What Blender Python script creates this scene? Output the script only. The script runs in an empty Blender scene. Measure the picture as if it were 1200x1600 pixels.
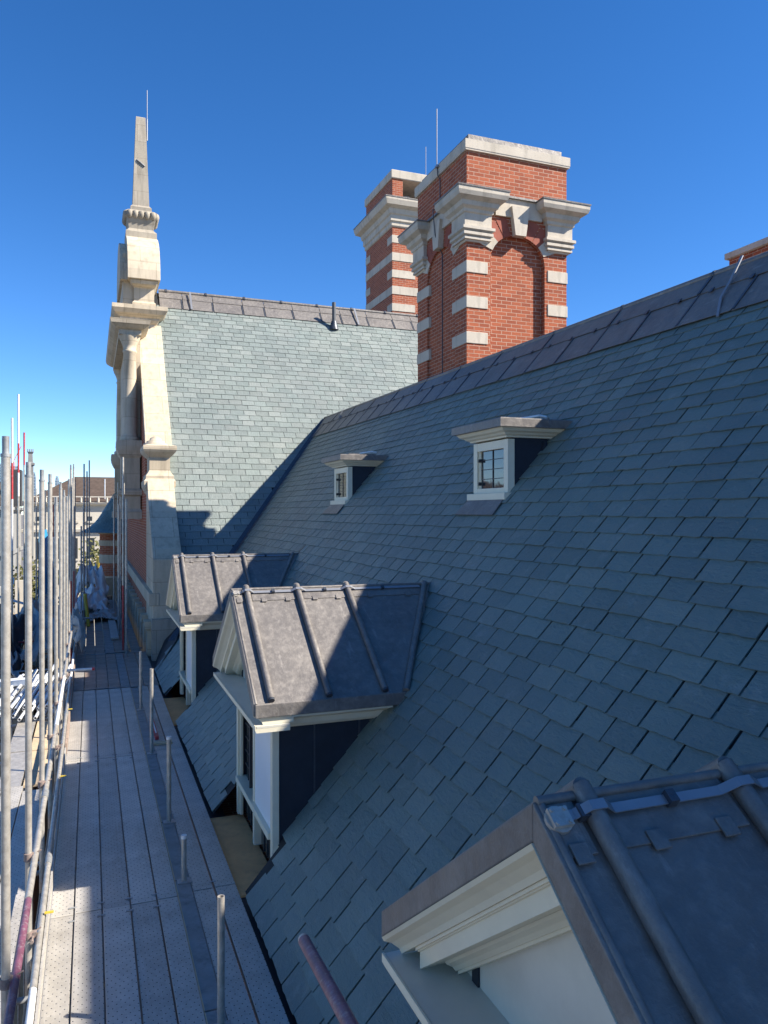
import bpy, math, random
from mathutils import Vector, Matrix
random.seed(7)
R = math.radians
C = bpy.context.scene
COL = C.collection
# ---------------------------------------------------------------- camera, sky, sun, exposure
cam = bpy.data.objects.new('camera', bpy.data.cameras.new('camera'))
COL.objects.link(cam); C.camera = cam
cam.location = (0, 0, 0); cam.rotation_euler = (R(90), 0, R(-20.9))
cam.data.sensor_fit = 'VERTICAL'; cam.data.sensor_height = 36; cam.data.lens = 27
cam.data.clip_start = 0.05; cam.data.clip_end = 9000
SUN = Vector((1.0, -.54, .93)).normalized()
w = bpy.data.worlds.new('World'); C.world = w; w.use_nodes = True
sky = w.node_tree.nodes.new('ShaderNodeTexSky'); sky.sky_type = 'NISHITA'; sky.sun_disc = False
sky.sun_elevation = math.asin(SUN.z); sky.sun_rotation = math.atan2(SUN.x, SUN.y)
sky.altitude = 2500; sky.air_density = .85; sky.dust_density = 0.0; sky.ozone_density = 2.2
bg = w.node_tree.nodes['Background']; bg.inputs[1].default_value = .103
hs = w.node_tree.nodes.new('ShaderNodeHueSaturation'); hs.inputs['Saturation'].default_value = 1.29; hs.inputs['Hue'].default_value = .505
w.node_tree.links.new(sky.outputs[0], hs.inputs['Color']); w.node_tree.links.new(hs.outputs[0], bg.inputs[0])
sl = bpy.data.lights.new('sun', 'SUN'); sl.energy = 5.0; sl.angle = R(.53); sl.color = (1, .925, .82)
so = bpy.data.objects.new('sun', sl); COL.objects.link(so); so.rotation_euler = SUN.to_track_quat('Z', 'Y').to_euler()
C.view_settings.view_transform = 'Standard'; C.view_settings.look = 'None'; C.view_settings.gamma = 1
C.view_settings.exposure = 1.22
C.render.resolution_x = 768; C.render.resolution_y = 1024

# ---------------------------------------------------------------- materials
class NT:
    def __init__(s, name):
        s.m = bpy.data.materials.new(name); s.m.use_nodes = True
        s.n = s.m.node_tree.nodes; s.l = s.m.node_tree.links; s.b = s.n['Principled BSDF']
    def new(s, t, **k):
        n = s.n.new(t)
        for a, v in k.items(): setattr(n, a, v)
        return n
    def tex(s, kind='Object'):
        if not hasattr(s, 'tc'): s.tc = s.new('ShaderNodeTexCoord')
        return s.tc.outputs[kind]
    def mapping(s, vec, scale=(1, 1, 1), loc=(0, 0, 0)):
        m = s.new('ShaderNodeMapping'); m.inputs['Scale'].default_value = scale; m.inputs['Location'].default_value = loc
        s.l.new(vec, m.inputs[0]); return m.outputs[0]
    def noise(s, vec, scale, detail=4, rough=.6):
        n = s.new('ShaderNodeTexNoise'); n.inputs['Scale'].default_value = scale
        n.inputs['Detail'].default_value = detail; n.inputs['Roughness'].default_value = rough
        s.l.new(vec, n.inputs['Vector']); return n.outputs['Fac']
    def ramp(s, fac, stops):
        r = s.new('ShaderNodeValToRGB'); e = r.color_ramp.elements
        while len(e) < len(stops): e.new(.5)
        for i, (p, c) in enumerate(stops):
            e[i].position = p; e[i].color = (*c, 1) if not isinstance(c, (int, float)) else (c, c, c, 1)
        s.l.new(fac, r.inputs[0]); return r.outputs[0]
    def mix(s, fac, a, b, mode='MIX'):
        m = s.new('ShaderNodeMix', data_type='RGBA', blend_type=mode)
        for i, v in ((0, fac), (6, a), (7, b)):
            if isinstance(v, (int, float)): m.inputs[i].default_value = v
            elif isinstance(v, tuple): m.inputs[i].default_value = (*v, 1)
            else: s.l.new(v, m.inputs[i])
        return m.outputs[2]
    def math(s, op, a, b=0.0):
        m = s.new('ShaderNodeMath', operation=op)
        for i, v in enumerate((a, b)):
            if isinstance(v, (int, float)): m.inputs[i].default_value = v
            else: s.l.new(v, m.inputs[i])
        return m.outputs[0]
    def bump(s, h, strength=.3, dist=.01):
        b = s.new('ShaderNodeBump'); b.inputs['Strength'].default_value = strength; b.inputs['Distance'].default_value = dist
        s.l.new(h, b.inputs['Height']); s.l.new(b.outputs[0], s.b.inputs['Normal'])
    def out(s, col=None, rough=None, metal=None, spec=None):
        for k, v in (('Base Color', col), ('Roughness', rough), ('Metallic', metal), ('Specular IOR Level', spec)):
            if v is None: continue
            if isinstance(v, tuple): s.b.inputs[k].default_value = (*v, 1)
            elif isinstance(v, (int, float)): s.b.inputs[k].default_value = v
            else: s.l.new(v, s.b.inputs[k])
        return s.m

def m_slate(name, c1, c2, c3):
    t = NT(name); o = t.tex()
    g = t.new('ShaderNodeNewGeometry').outputs['Random Per Island']
    base = t.ramp(g, [(0, c1), (.45, c2), (.8, c3), (1, c1)])
    g2 = t.math('FRACT', t.math('MULTIPLY', g, 37.7))
    val = t.math('ADD', t.math('MULTIPLY', g2, .26), .87)
    hsv = t.new('ShaderNodeHueSaturation'); t.l.new(base, hsv.inputs['Color']); t.l.new(val, hsv.inputs['Value'])
    n1 = t.noise(t.mapping(o, (1, 1, 1)), 9, 6, .7); n2 = t.noise(o, .5, 3)
    col = t.mix(t.math('MULTIPLY', t.ramp(n1, [(.35, 0.), (.75, 1.)]), .35), hsv.outputs[0], (.20, .23, .23), 'MIX')
    col = t.mix(t.math('MULTIPLY', t.ramp(n2, [(.35, 0.), (.7, 1.)]), .3), col, (.075, .10, .115), 'MIX')
    sc = t.ramp(t.noise(o, 3.2, 8, .8), [(.56, 0.), (.66, 1.)])
    col = t.mix(t.math('MULTIPLY', sc, .28), col, (.30, .33, .31), 'MIX')
    sp = t.ramp(t.noise(o, 70, 2, .5), [(.70, 0.), (.76, 1.)]); col = t.mix(t.math('MULTIPLY', sp, .35), col, (.38, .39, .36), 'MIX')
    rv = t.noise(t.mapping(o, (1.2, .5, 1)), 14, 8, .75)
    t.bump(t.math('ADD', t.math('MULTIPLY', rv, 2.2), t.math('ADD', t.noise(t.mapping(o, (1, .35, 1)), 45, 5, .7), t.noise(o, 6, 3))), .8, .009)
    return t.out(col, t.ramp(n1, [(.3, .42), (.8, .62)]), 0, .55)
def m_lead(name, c1, c2, rough=(.38, .6), spec=.5):
    t = NT(name); o = t.tex()
    n = t.noise(o, 2.2, 6, .65); n2 = t.noise(o, 16, 5, .7); n3 = t.noise(t.mapping(o, (1, 1, .15)), 7, 4)
    col = t.mix(t.ramp(n, [(.3, 0.), (.7, 1.)]), c1, c2)
    col = t.mix(t.math('MULTIPLY', t.ramp(n2, [(.45, 0.), (.75, 1.)]), .35), col, tuple(min(1, x*1.7+.03) for x in c2))
    col = t.mix(t.math('MULTIPLY', t.ramp(n3, [(.5, 0.), (.8, 1.)]), .25), col, tuple(x*.5 for x in c1))
    ox_ = t.ramp(t.noise(t.mapping(o, (2.5, .6, .6)), 4, 7, .75), [(.58, 0.), (.66, 1.)]); col = t.mix(t.math('MULTIPLY', ox_, .3), col, tuple(min(1, x*1.9+.04) for x in c2))
    t.bump(t.math('ADD', n2, t.math('MULTIPLY', t.noise(o, 2.2, 3), 3.0)), .5, .012)
    return t.out(col, t.ramp(n2, [(.3, rough[0]), (.7, rough[1])]), .25, spec)
def m_stone(name, c1, c2, joints=True):
    t = NT(name); o = t.tex(); u = t.tex('UV')
    n = t.noise(o, 1.3, 6, .65); n2 = t.noise(o, 25, 4, .7); n3 = t.noise(t.mapping(o, (2, 2, .3)), 3, 5)
    col = t.mix(t.ramp(n, [(.3, 0.), (.7, 1.)]), c1, c2)
    col = t.mix(t.math('MULTIPLY', t.ramp(n3, [(.48, 0.), (.75, 1.)]), .55), col, tuple(x*.5 for x in c1))
    col = t.mix(t.math('MULTIPLY', t.ramp(n2, [(.55, 0.), (.7, 1.)]), .2), col, tuple(x*.5 for x in c1))
    h = n2
    if joints:
        b = t.new('ShaderNodeTexBrick'); t.l.new(u, b.inputs['Vector'])
        b.inputs['Scale'].default_value = 1; b.inputs['Brick Width'].default_value = .95; b.inputs['Row Height'].default_value = .55
        b.inputs['Mortar Size'].default_value = .006; b.inputs['Mortar Smooth'].default_value = .3
        b.inputs['Color1'].default_value = (1, 1, 1, 1); b.inputs['Color2'].default_value = (.86, .86, .84, 1); b.inputs['Mortar'].default_value = (.55, .53, .5, 1)
        col = t.mix(1.0, col, b.outputs[0], 'MULTIPLY')
    t.bump(h, .25, .01)
    return t.out(col, .85, 0, .3)
def m_brick(name):
    t = NT(name); u = t.tex('UV'); o = t.tex()
    b = t.new('ShaderNodeTexBrick'); t.l.new(u, b.inputs['Vector'])
    for k, v in (('Scale', 1), ('Brick Width', .23), ('Row Height', .077), ('Mortar Size', .0075), ('Mortar Smooth', .25), ('Bias', -.1)):
        b.inputs[k].default_value = v
    b.inputs['Color1'].default_value = (.385, .105, .048, 1); b.inputs['Color2'].default_value = (.235, .058, .03, 1); b.inputs['Mortar'].default_value = (.46, .32, .235, 1)
    n = t.noise(o, 2.3, 5); n2 = t.noise(o, 30, 4)
    col = t.mix(t.math('MULTIPLY', t.ramp(n, [(.4, 0.), (.7, 1.)]), .35), b.outputs[0], (.33, .10, .045))
    col = t.mix(t.math('MULTIPLY', t.ramp(n2, [(.5, 0.), (.75, 1.)]), .25), col, (.09, .035, .03))
    h = t.math('ADD', t.math('MULTIPLY', b.outputs['Fac'], -1.0), t.math('MULTIPLY', n2, .35))
    t.bump(h, .6, .012)
    return t.out(col, .85, 0, .25)
def m_plain(name, c, rough=.6, metal=0, spec=.5, var=.18, scale=6, bump=.1, dirt=None):
    t = NT(name); o = t.tex()
    n = t.noise(o, scale, 6, .65)
    col = t.mix(t.ramp(n, [(.3, 0.), (.7, 1.)]), tuple(x*(1-var) for x in c), tuple(min(1, x*(1+var)) for x in c))
    if dirt:
        col = t.mix(t.math('MULTIPLY', t.ramp(t.noise(o, scale*2.3, 6, .75), [(.5, 0.), (.68, 1.)]), dirt[1]), col, dirt[0])
    t.bump(t.noise(o, scale*5, 4), bump, .005)
    return t.out(col, rough, metal, spec)
def m_perf(name, c):
    t = NT(name); u = t.tex('UV'); o = t.tex()
    sep = t.new('ShaderNodeSeparateXYZ'); t.l.new(u, sep.inputs[0])
    x, y = sep.outputs[0], sep.outputs[1]
    row = t.math('MULTIPLY', y, 1/.042)
    par = t.math('MULTIPLY', t.math('FLOORED_MODULO', t.math('FLOOR', row), 2.0), .5)
    fx = t.math('SUBTRACT', t.math('FRACT', t.math('ADD', t.math('MULTIPLY', x, 1/.056), par)), .5)
    fy = t.math('SUBTRACT', t.math('FRACT', row), .5)
    dx = t.math('MULTIPLY', fx, .056); dy = t.math('MULTIPLY', fy, .042)
    d = t.math('SQRT', t.math('ADD', t.math('MULTIPLY', dx, dx), t.math('MULTIPLY', dy, dy)))
    hole = t.math('LESS_THAN', d, .0048)
    rim = t.math('MULTIPLY', t.math('LESS_THAN', d, .0095), .22)
    n = t.noise(o, 3, 6, .7); n2 = t.noise(o, 40, 4, .7)
    col = t.mix(t.ramp(n, [(.3, 0.), (.7, 1.)]), tuple(v*.78 for v in c), tuple(v*1.15 for v in c))
    col = t.mix(t.math('MULTIPLY', t.ramp(n2, [(.5, 0.), (.7, 1.)]), .25), col, tuple(v*.6 for v in c))
    oi = t.new('ShaderNodeObjectInfo').outputs['Random']
    hv = t.new('ShaderNodeHueSaturation'); t.l.new(col, hv.inputs['Color']); t.l.new(t.math('ADD', t.math('MULTIPLY', oi, .28), .84), hv.inputs['Value']); col = hv.outputs[0]
    mud = t.ramp(t.noise(t.mapping(o, (1, .4, 1)), 1.7, 8, .75), [(.52, 0.), (.68, 1.)]); col = t.mix(t.math('MULTIPLY', mud, .6), col, (.25, .22, .18))
    scf = t.ramp(t.noise(t.mapping(o, (9, .5, 1)), 3, 6, .7), [(.55, 0.), (.7, 1.)]); col = t.mix(t.math('MULTIPLY', scf, .3), col, (.58, .57, .55))
    spl = t.ramp(t.noise(o, 26, 3, .6), [(.69, 0.), (.73, 1.)]); col = t.mix(t.math('MULTIPLY', spl, .5), col, (.55, .54, .5))
    col = t.mix(rim, col, (.5, .5, .5)); col = t.mix(hole, col, (.012, .012, .014))
    t.bump(t.math('MULTIPLY', t.math('LESS_THAN', d, .009), -1.0), .5, .004)
    return t.out(col, t.ramp(n2, [(.3, .42), (.7, .62)]), .3, .5)
def m_glass(name, c=(.02, .025, .03)):
    t = NT(name); o = t.tex(); t.bump(t.noise(o, 4, 2), .12, .01)
    return t.out(c, .05, 0, 1.0)
def m_windows(name, wall, dark, bw, rh, fx, fy):
    t = NT(name); u = t.tex('UV'); o = t.tex()
    n = t.noise(o, .3, 5); col = t.mix(t.ramp(n, [(.3, 0.), (.7, 1.)]), tuple(v*.8 for v in wall), wall)
    sep = t.new('ShaderNodeSeparateXYZ'); t.l.new(u, sep.inputs[0])
    fu = t.math('FRACT', t.math('MULTIPLY', sep.outputs[0], 1/bw)); fv = t.math('FRACT', t.math('MULTIPLY', sep.outputs[1], 1/rh))
    a = t.math('MULTIPLY', t.math('LESS_THAN', fu, fx), t.math('LESS_THAN', fv, fy))
    return t.out(t.mix(a, col, dark), .5, 0, .4)

M = dict(
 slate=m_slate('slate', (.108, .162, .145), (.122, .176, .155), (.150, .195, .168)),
 slate_far=m_slate('pale_slate', (.175, .208, .188), (.19, .222, .20), (.215, .238, .215)),  # paler slate tone, only on the cross wing
 under=m_plain('roof_underlay', (.012, .014, .016), .9),
 lead=m_lead('patinated_lead', (.13, .12, .114), (.21, .192, .172), (.4, .6), .4),
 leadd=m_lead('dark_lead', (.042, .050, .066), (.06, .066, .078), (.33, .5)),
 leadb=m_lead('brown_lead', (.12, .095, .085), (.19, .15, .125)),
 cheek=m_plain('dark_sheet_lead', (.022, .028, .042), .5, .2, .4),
 stone=m_stone('portland_stone', (.50, .42, .31), (.60, .51, .38)),
 stoneg=m_stone('weathered_stone', (.33, .29, .235), (.44, .39, .31)),
 stonec=m_stone('pale_cast_stone', (.46, .41, .33), (.56, .50, .41), False),
 brick=m_brick('red_brick'),
 rub=m_plain('rubbed_brick', (.27, .07, .04), .8),
 white=m_plain('cream_paint', (.68, .63, .48), .45, 0, .5, .05, 3, .06, ((.4, .38, .33), .15)),
 grey=m_plain('grey_paint', (.56, .54, .46), .5, 0, .5, .08, 3),
 film=m_plain('white_film', (.72, .74, .76), .35, 0, .5, .04, 3),
 glass=m_glass('leaded_glass'), came=m_plain('lead_came', (.06, .06, .065), .5, .4),
 galv=m_plain('galvanised_steel', (.45, .42, .37), .42, .45, .5, .25, 14, .15, ((.25, .2, .16), .35)),
 galvd=m_plain('dull_steel', (.30, .31, .31), .5, .4, .5, .3, 10, .15, ((.15, .11, .09), .4)),
 alu=m_plain('pale_steel', (.68, .69, .69), .4, .3, .5, .12, 10),
 tape=m_plain('aluminium_tape', (.27, .28, .30), .45, .5, .5, .1, 5),
 red=m_plain('red_paint', (.42, .03, .035), .5, 0, .5, .2, 12, .1, ((.4, .38, .36), .35)),
 wht=m_plain('chipped_white_paint', (.7, .69, .66), .5, 0, .5, .1, 12, .1, ((.35, .2, .18), .35)),
 purple=m_plain('purple_red_paint', (.16, .06, .095), .45, .1, .5, .3, 14, .15, ((.35, .33, .34), .5)),
 rust=m_plain('rusty_coupler', (.24, .19, .165), .75, .2, .4, .3, 30, .2, ((.5, .3, .28), .5)),
 yellow=m_plain('yellow_plastic', (.55, .40, .04), .5),
 perf=m_perf('perforated_deck', (.48, .45, .40)),
 plainb=m_plain('plain_board', (.26, .25, .235), .75, .1, .4, .2, 4, .2, ((.12, .11, .1), .5)),
 timber=m_plain('old_timber_board', (.33, .25, .20), .85, 0, .3, .25, 3, .3, ((.14, .12, .1), .5)),
 ply=m_plain('plywood', (.70, .36, .15), .75, 0, .3, .15, 3, .1, ((.25, .14, .08), .3)),
 wood=m_plain('sawn_wood', (.5, .38, .24), .8),
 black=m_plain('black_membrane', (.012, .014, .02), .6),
 sheet=m_plain('white_sheet', (.62, .63, .64), .55, 0, .4, .1, 2),
 sheetd=m_plain('dirty_sheet', (.38, .37, .35), .7, 0, .4, .25, 3),
 blue=m_plain('blue_tarpaulin', (.03, .22, .42), .5),
 orange=m_plain('orange_board', (.55, .27, .14), .7),
 clay=m_plain('old_roof_tiles', (.085, .062, .048), .9, 0, .2, .3, 2),
 mans=m_plain('dark_mansard', (.05, .05, .052), .8, 0, .3, .3, 1),
 pale=m_plain('pale_ashlar', (.50, .46, .385), .85, 0, .3, .15, .4),
 paleg=m_plain('grey_ashlar', (.22, .22, .21), .85, 0, .3, .15, .4),
 dark=m_plain('dark_opening', (.03, .035, .04), .3),
 tower=m_windows('glass_tower', (.24, .31, .38), (.10, .15, .20), 4, 3.5, .7, .7),
 crane=m_plain('red_crane', (.5, .1, .08), .6),
 ground=m_plain('city_ground', (.16, .15, .14), .9, 0, .3, .3, .05),
 road=m_plain('asphalt', (.05, .05, .052), .9, 0, .3, .2, .5),
 leaf=m_plain('spring_foliage', (.10, .10, .035), .8, 0, .3, .4, 1.5),
 bark=m_plain('bark', (.09, .07, .05), .9),
 rubble=m_plain('rubble', (.33, .27, .19), .95, 0, .2, .35, 1.2, .4, ((.1, .09, .08), .6)),
 pipe=m_plain('vent_pipe_grey', (.07, .075, .08), .5),
)

# ---------------------------------------------------------------- mesh helpers
class MB:
    def __init__(s, mat='stone'): s.v = []; s.f = []; s.fm = []; s.sm = []; s.cur = mat
    def add(s, vs, fs, smooth=False):
        n = len(s.v); s.v += [tuple(p) for p in vs]
        for f in fs: s.f.append([i+n for i in f]); s.fm.append(s.cur); s.sm.append(smooth)
        return s
    def hexa(s, p): return s.add(p, [(3, 2, 1, 0), (4, 5, 6, 7), (0, 1, 5, 4), (1, 2, 6, 5), (2, 3, 7, 6), (3, 0, 4, 7)])
    def box(s, x0, x1, y0, y1, z0, z1):
        return s.hexa([(x0, y0, z0), (x1, y0, z0), (x1, y1, z0), (x0, y1, z0), (x0, y0, z1), (x1, y0, z1), (x1, y1, z1), (x0, y1, z1)])
    def ext(s, pts, vec, smooth=False):
        n = len(pts); vec = Vector(vec); a = [Vector(p) for p in pts]; b = [p+vec for p in a]
        return s.add(a+b, [list(range(n))[::-1], list(range(n, 2*n))] + [(i, (i+1) % n, (i+1) % n+n, i+n) for i in range(n)], smooth)
    def tube(s, p, q, r, n=10, r2=None, hollow=False):
        p, q = Vector(p), Vector(q); d = (q-p).normalized(); r2 = r if r2 is None else r2
        a = d.orthogonal().normalized(); b = d.cross(a); vs = []
        for c, rr in ((p, r), (q, r2)):
            for i in range(n):
                t = 2*math.pi*i/n; vs.append(c+(a*math.cos(t)+b*math.sin(t))*rr)
        s.add(vs, [(i, (i+1) % n, (i+1) % n+n, i+n) for i in range(n)], True)
        if hollow:
            k = .8
            for c, sg in ((p, 1), (q, -1)):
                o = [c+(a*math.cos(2*math.pi*i/n)+b*math.sin(2*math.pi*i/n))*r for i in range(n)]
                ii = [c+(a*math.cos(2*math.pi*i/n)+b*math.sin(2*math.pi*i/n))*r*k for i in range(n)]
                dd = [x+d*sg*r*4 for x in ii]
                s.add(o+ii+dd, [(i, (i+1) % n, (i+1) % n+n, i+n) for i in range(n)]+[(i+n, (i+1) % n+n, (i+1) % n+2*n, i+2*n) for i in range(n)])
                sv = s.cur; s.cur = 'black'; s.add(dd, [list(range(n))]); s.cur = sv
        else: s.add(vs, [list(range(n))[::-1], list(range(n, 2*n))])
        return s
    def path(s, pts, r, n=8):
        for a, b in zip(pts, pts[1:]): s.tube(a, b, r, n)
        return s
    def strip(s, pts, wv, t):   # flat tape along pts, width vector wv, thickness along t
        wv, t = Vector(wv), Vector(t)
        for a, b in zip(pts, pts[1:]):
            a, b = Vector(a), Vector(b)
            s.hexa([a-wv, a+wv, b+wv, b-wv, a-wv+t, a+wv+t, b+wv+t, b-wv+t])
        return s
    def lathe(s, cx, cy, prof, n=24, smooth=True):
        vs = [(cx+r*math.cos(2*math.pi*i/n), cy+r*math.sin(2*math.pi*i/n), z) for r, z in prof for i in range(n)]
        fs = [(k*n+i, k*n+(i+1) % n, (k+1)*n+(i+1) % n, (k+1)*n+i) for k in range(len(prof)-1) for i in range(n)]
        s.add(vs, fs, smooth)
        return s.add(vs, [list(range(n))[::-1], list(range(len(vs)-n, len(vs)))])
    def rprof(s, x0, x1, y0, y1, prof):
        vs = []
        for o, z in prof: vs += [(x0-o, y0-o, z), (x1+o, y0-o, z), (x1+o, y1+o, z), (x0-o, y1+o, z)]
        L = len(prof)
        return s.add(vs, [(k*4+i, k*4+(i+1) % 4, (k+1)*4+(i+1) % 4, (k+1)*4+i) for k in range(L-1) for i in range(4)] + [(3, 2, 1, 0), (4*L-4, 4*L-3, 4*L-2, 4*L-1)])

WL = {}
def wloc(o): return WL[o.name]
RS = None      # (drawn corner, moved corner, factor): chimneys scaled about the camera, heights from eye level
def obj(name, mb, parent=None, label=None, cat=None, group=None, kind=None, bevel=0, uv=True, base=None):
    if RS: mb.v = [(RS[1][0]+(p[0]-RS[0][0])*RS[2], RS[1][1]+(p[1]-RS[0][1])*RS[2], p[2]*RS[2]) for p in mb.v]
    mats = []
    for m in mb.fm:
        if m not in mats: mats.append(m)
    xs = [p[0] for p in mb.v]; ys = [p[1] for p in mb.v]; zs = [p[2] for p in mb.v]
    b = Vector(base) if base else Vector(((min(xs)+max(xs))/2, (min(ys)+max(ys))/2, min(zs)))
    me = bpy.data.meshes.new(name)
    me.from_pydata([(p[0]-b.x, p[1]-b.y, p[2]-b.z) for p in mb.v], [], mb.f)
    for m in mats: me.materials.append(M[m])
    me.polygons.foreach_set('material_index', [mats.index(m) for m in mb.fm])
    me.polygons.foreach_set('use_smooth', mb.sm)
    if uv:
        ul = me.uv_layers.new(name='UVMap').data
        for p in me.polygons:
            n = p.normal; ax, ay, az = abs(n.x), abs(n.y), abs(n.z)
            for li, vi in zip(p.loop_indices, p.vertices):
                v = mb.v[vi]
                ul[li].uv = (v[1], v[2]) if ax >= ay and ax >= az*.9 else ((v[0], v[2]) if ay >= az*.9 else (v[0], v[1]))
    me.update()
    o = bpy.data.objects.new(name, me); COL.objects.link(o)
    if bevel:
        md = o.modifiers.new('bevel', 'BEVEL'); md.width = bevel; md.segments = 2; md.limit_method = 'ANGLE'; md.angle_limit = R(35)
    if parent: o.parent = parent; o.location = b-wloc(parent)
    else: o.location = b
    WL[o.name] = b
    return tag(o, label, cat, group, kind)
def tag(o, label=None, cat=None, group=None, kind=None):
    for k, v in (('label', label), ('category', cat), ('group', group), ('kind', kind)):
        if v: o[k] = v
    return o
def empty(name, loc, label, cat, group=None):
    o = bpy.data.objects.new(name, None); COL.objects.link(o); o.location = loc; WL[o.name] = Vector(loc); o.empty_display_size = .3
    return tag(o, label, cat, group)
def copytree(o, d=(0, 0, 0), parent=None, label=None, cat=None):
    kids = [c for c in list(COL.objects) if c.parent == o]
    c = o.copy(); COL.objects.link(c); c.parent = parent if parent else o.parent
    c.location = o.location+Vector(d); WL[c.name] = WL[o.name]+Vector(d)
    if label: c['label'] = label
    for k in kids: copytree(k, (0, 0, 0), c)
    return c

# ---------------------------------------------------------------- geometry constants (camera at the origin, metres)
H = 3.4
GZ = -24.0
TM, TF = 1.15, 1.145                     # pitches of the two roofs
RX, RZ = 6.69, 2.8075                    # main ridge
CM, CF = 4.886, 23.03
def pm(x): return TM*x-CM if x < RX else RZ-TM*(x-RX)
def rx(y): return RX-.012*(22.57-y)
def pf(y): return TF*y-CF
FRY = 26.45; FRZ = pf(FRY)               # ridge of the cross wing
EX = .38*H                               # main eaves
DZ = -H                                  # walkway level

# ---------------------------------------------------------------- ground
g = MB('ground').add([(-5000, -3000, GZ), (5000, -3000, GZ), (5000, 7000, GZ), (-5000, 7000, GZ)], [(0, 1, 2, 3)])
obj('ground', g, kind='structure')
g = MB('road').add([(-16, -40, GZ+.004), (-6, -40, GZ+.004), (-6, 78, GZ+.004), (-16, 78, GZ+.004)], [(0, 1, 2, 3)])
obj('street', g, kind='structure')

# ---------------------------------------------------------------- the building
B = empty('brick_building', (6, 18, GZ), 'grand red brick and stone building with slate roofs, dormers and tall chimneys', 'building')

def slates(mb, org, cdir, sdir, nrm, L, S, e, wd, keep, mat='slate', seed=1, skirt=.35, jit=.13, gp=(.010, .024), bond=0):
    rnd = random.Random(seed); org, cdir, sdir, nrm = map(Vector, (org, cdir, sdir, nrm)); mb.cur = mat
    k = 0; s = 0.0
    while s < S:
        u = -rnd.uniform(0, .03)-(wd*.5 if k % 2 else 0)
        while u < L:
            ww = wd*rnd.uniform(1-jit, 1+jit); gap = rnd.uniform(*gp)
            a, b2 = u+gap/2, u+ww-gap/2; u += ww
            c = org+cdir*((a+b2)/2)+sdir*(s+e*.5)
            if not keep(c): continue
            hb = rnd.uniform(.018, .026); th = .009; le = e*(1+skirt); sk = rnd.uniform(-.006, .006)
            rot = rnd.uniform(-.006, .006)
            low = []
            for i in range(7):
                t = i/6; low.append((a+(b2-a)*t, s+sk+rot*(t-.5)+rnd.uniform(-.005, .005)))
            vs = [org+cdir*x+sdir*y+nrm*(hb+rnd.uniform(-.001, .001)) for x, y in low]
            vs += [org+cdir*b2+sdir*(s+le)+nrm*.006, org+cdir*a+sdir*(s+le)+nrm*.006]
            vs += [v-nrm*th for v in vs]
            fs = [tuple(range(9))]+[(i+9, i+10, i+1, i) for i in range(6)]+[(15, 16, 7, 6), (8, 17, 9, 0)]
            mb.add(vs, fs)
        s += e; k += 1
    return mb

nm = Vector((-TM, 0, 1)).normalized(); sm_ = Vector((1, 0, TM)).normalized()
dorm_y = (1.85, 7.82, 13.76)
def keep_m(c):
    if pm(c.x) < pf(c.y)-.05: return False
    if c.x < 1.60 and any(abs(c.y-d) < .98 for d in dorm_y): return False
    if c.y > 18.7 and c.x < 2.0: return False
    return c.x < rx(c.y)-.42
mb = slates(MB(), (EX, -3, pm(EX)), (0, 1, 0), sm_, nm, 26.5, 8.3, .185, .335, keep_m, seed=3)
mb.cur = 'under'
Y1 = (RZ+CF)/TF
def strip_(x0, ya, yb, yc=None):
    mb.add([(x0, ya, pm(x0)), (x0, yc or yb, pm(x0)), (rx(yb), yb, pm(rx(yb))), (rx(ya), ya, pm(rx(ya)))], [(0, 3, 2, 1)])
for a, b_ in ((.9, 2.8), (6.87, 8.77), (12.81, 14.71)): strip_(1.6, a, b_)
for a, b_ in ((-3, .9), (2.8, 6.87), (8.77, 12.81)): strip_(EX, a, b_)
strip_(EX, 14.71, Y1, (pm(EX)+CF)/TF)
mb.add([(rx(-3), -3, pm(rx(-3))), (RX, 30, RZ), (RX+9, 30, RZ-9*TM), (rx(-3)+9, -3, RZ-9*TM)], [(0, 1, 2, 3)])
obj('slate_roof', mb, B, label='long steep slate slope in shade with small and large dormers', uv=False)

nf = Vector((0, -TF, 1)).normalized(); sf = Vector((0, 1, TF)).normalized()
def keep_f(c):
    if c.x < RX and pf(c.y) < pm(c.x)-.05: return False
    if c.x > RX and pf(c.y) < RZ-.6: return False
    return c.y < FRY-.55
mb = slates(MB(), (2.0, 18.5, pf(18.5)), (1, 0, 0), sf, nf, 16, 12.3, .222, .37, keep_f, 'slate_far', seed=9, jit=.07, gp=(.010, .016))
mb.cur = 'under'
mb.add([(1.9, 18.5, pf(18.5)), (22, 18.5, pf(18.5)), (22, FRY, FRZ), (1.9, FRY, FRZ)], [(0, 1, 2, 3)])
mb.add([(1.9, FRY, FRZ), (22, FRY, FRZ), (22, FRY+9, FRZ-9*TF), (1.9, FRY+9, FRZ-9*TF)], [(0, 1, 2, 3)])
obj('slate_roof', mb, B, label='sunlit pale slate slope of the cross wing', uv=False)

# valley lead
def onm(x, y, d): return Vector((x, y, pm(x)))+nm*d
mb = MB('leadd')
x0, x1 = 1.75, RX+.02
vy = lambda x: (pm(x)+CF)/TF
mb.add([onm(x0, vy(x0), .045), onm(x0, vy(x0)-.24, .03), onm(x1, vy(x1)-.24, .03), onm(x1, vy(x1), .045),
        Vector((x0, vy(x0), pm(x0)))+nf*.05, Vector((x0-.16, vy(x0), pf(vy(x0))))+nf*.03, Vector((x1-.16, vy(x1), pf(vy(x1))))+nf*.03, Vector((x1, vy(x1), pm(x1)))+nf*.05],
       [(0, 1, 2, 3), (5, 4, 7, 6)])
obj('valley_gutter', mb, B)

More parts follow.
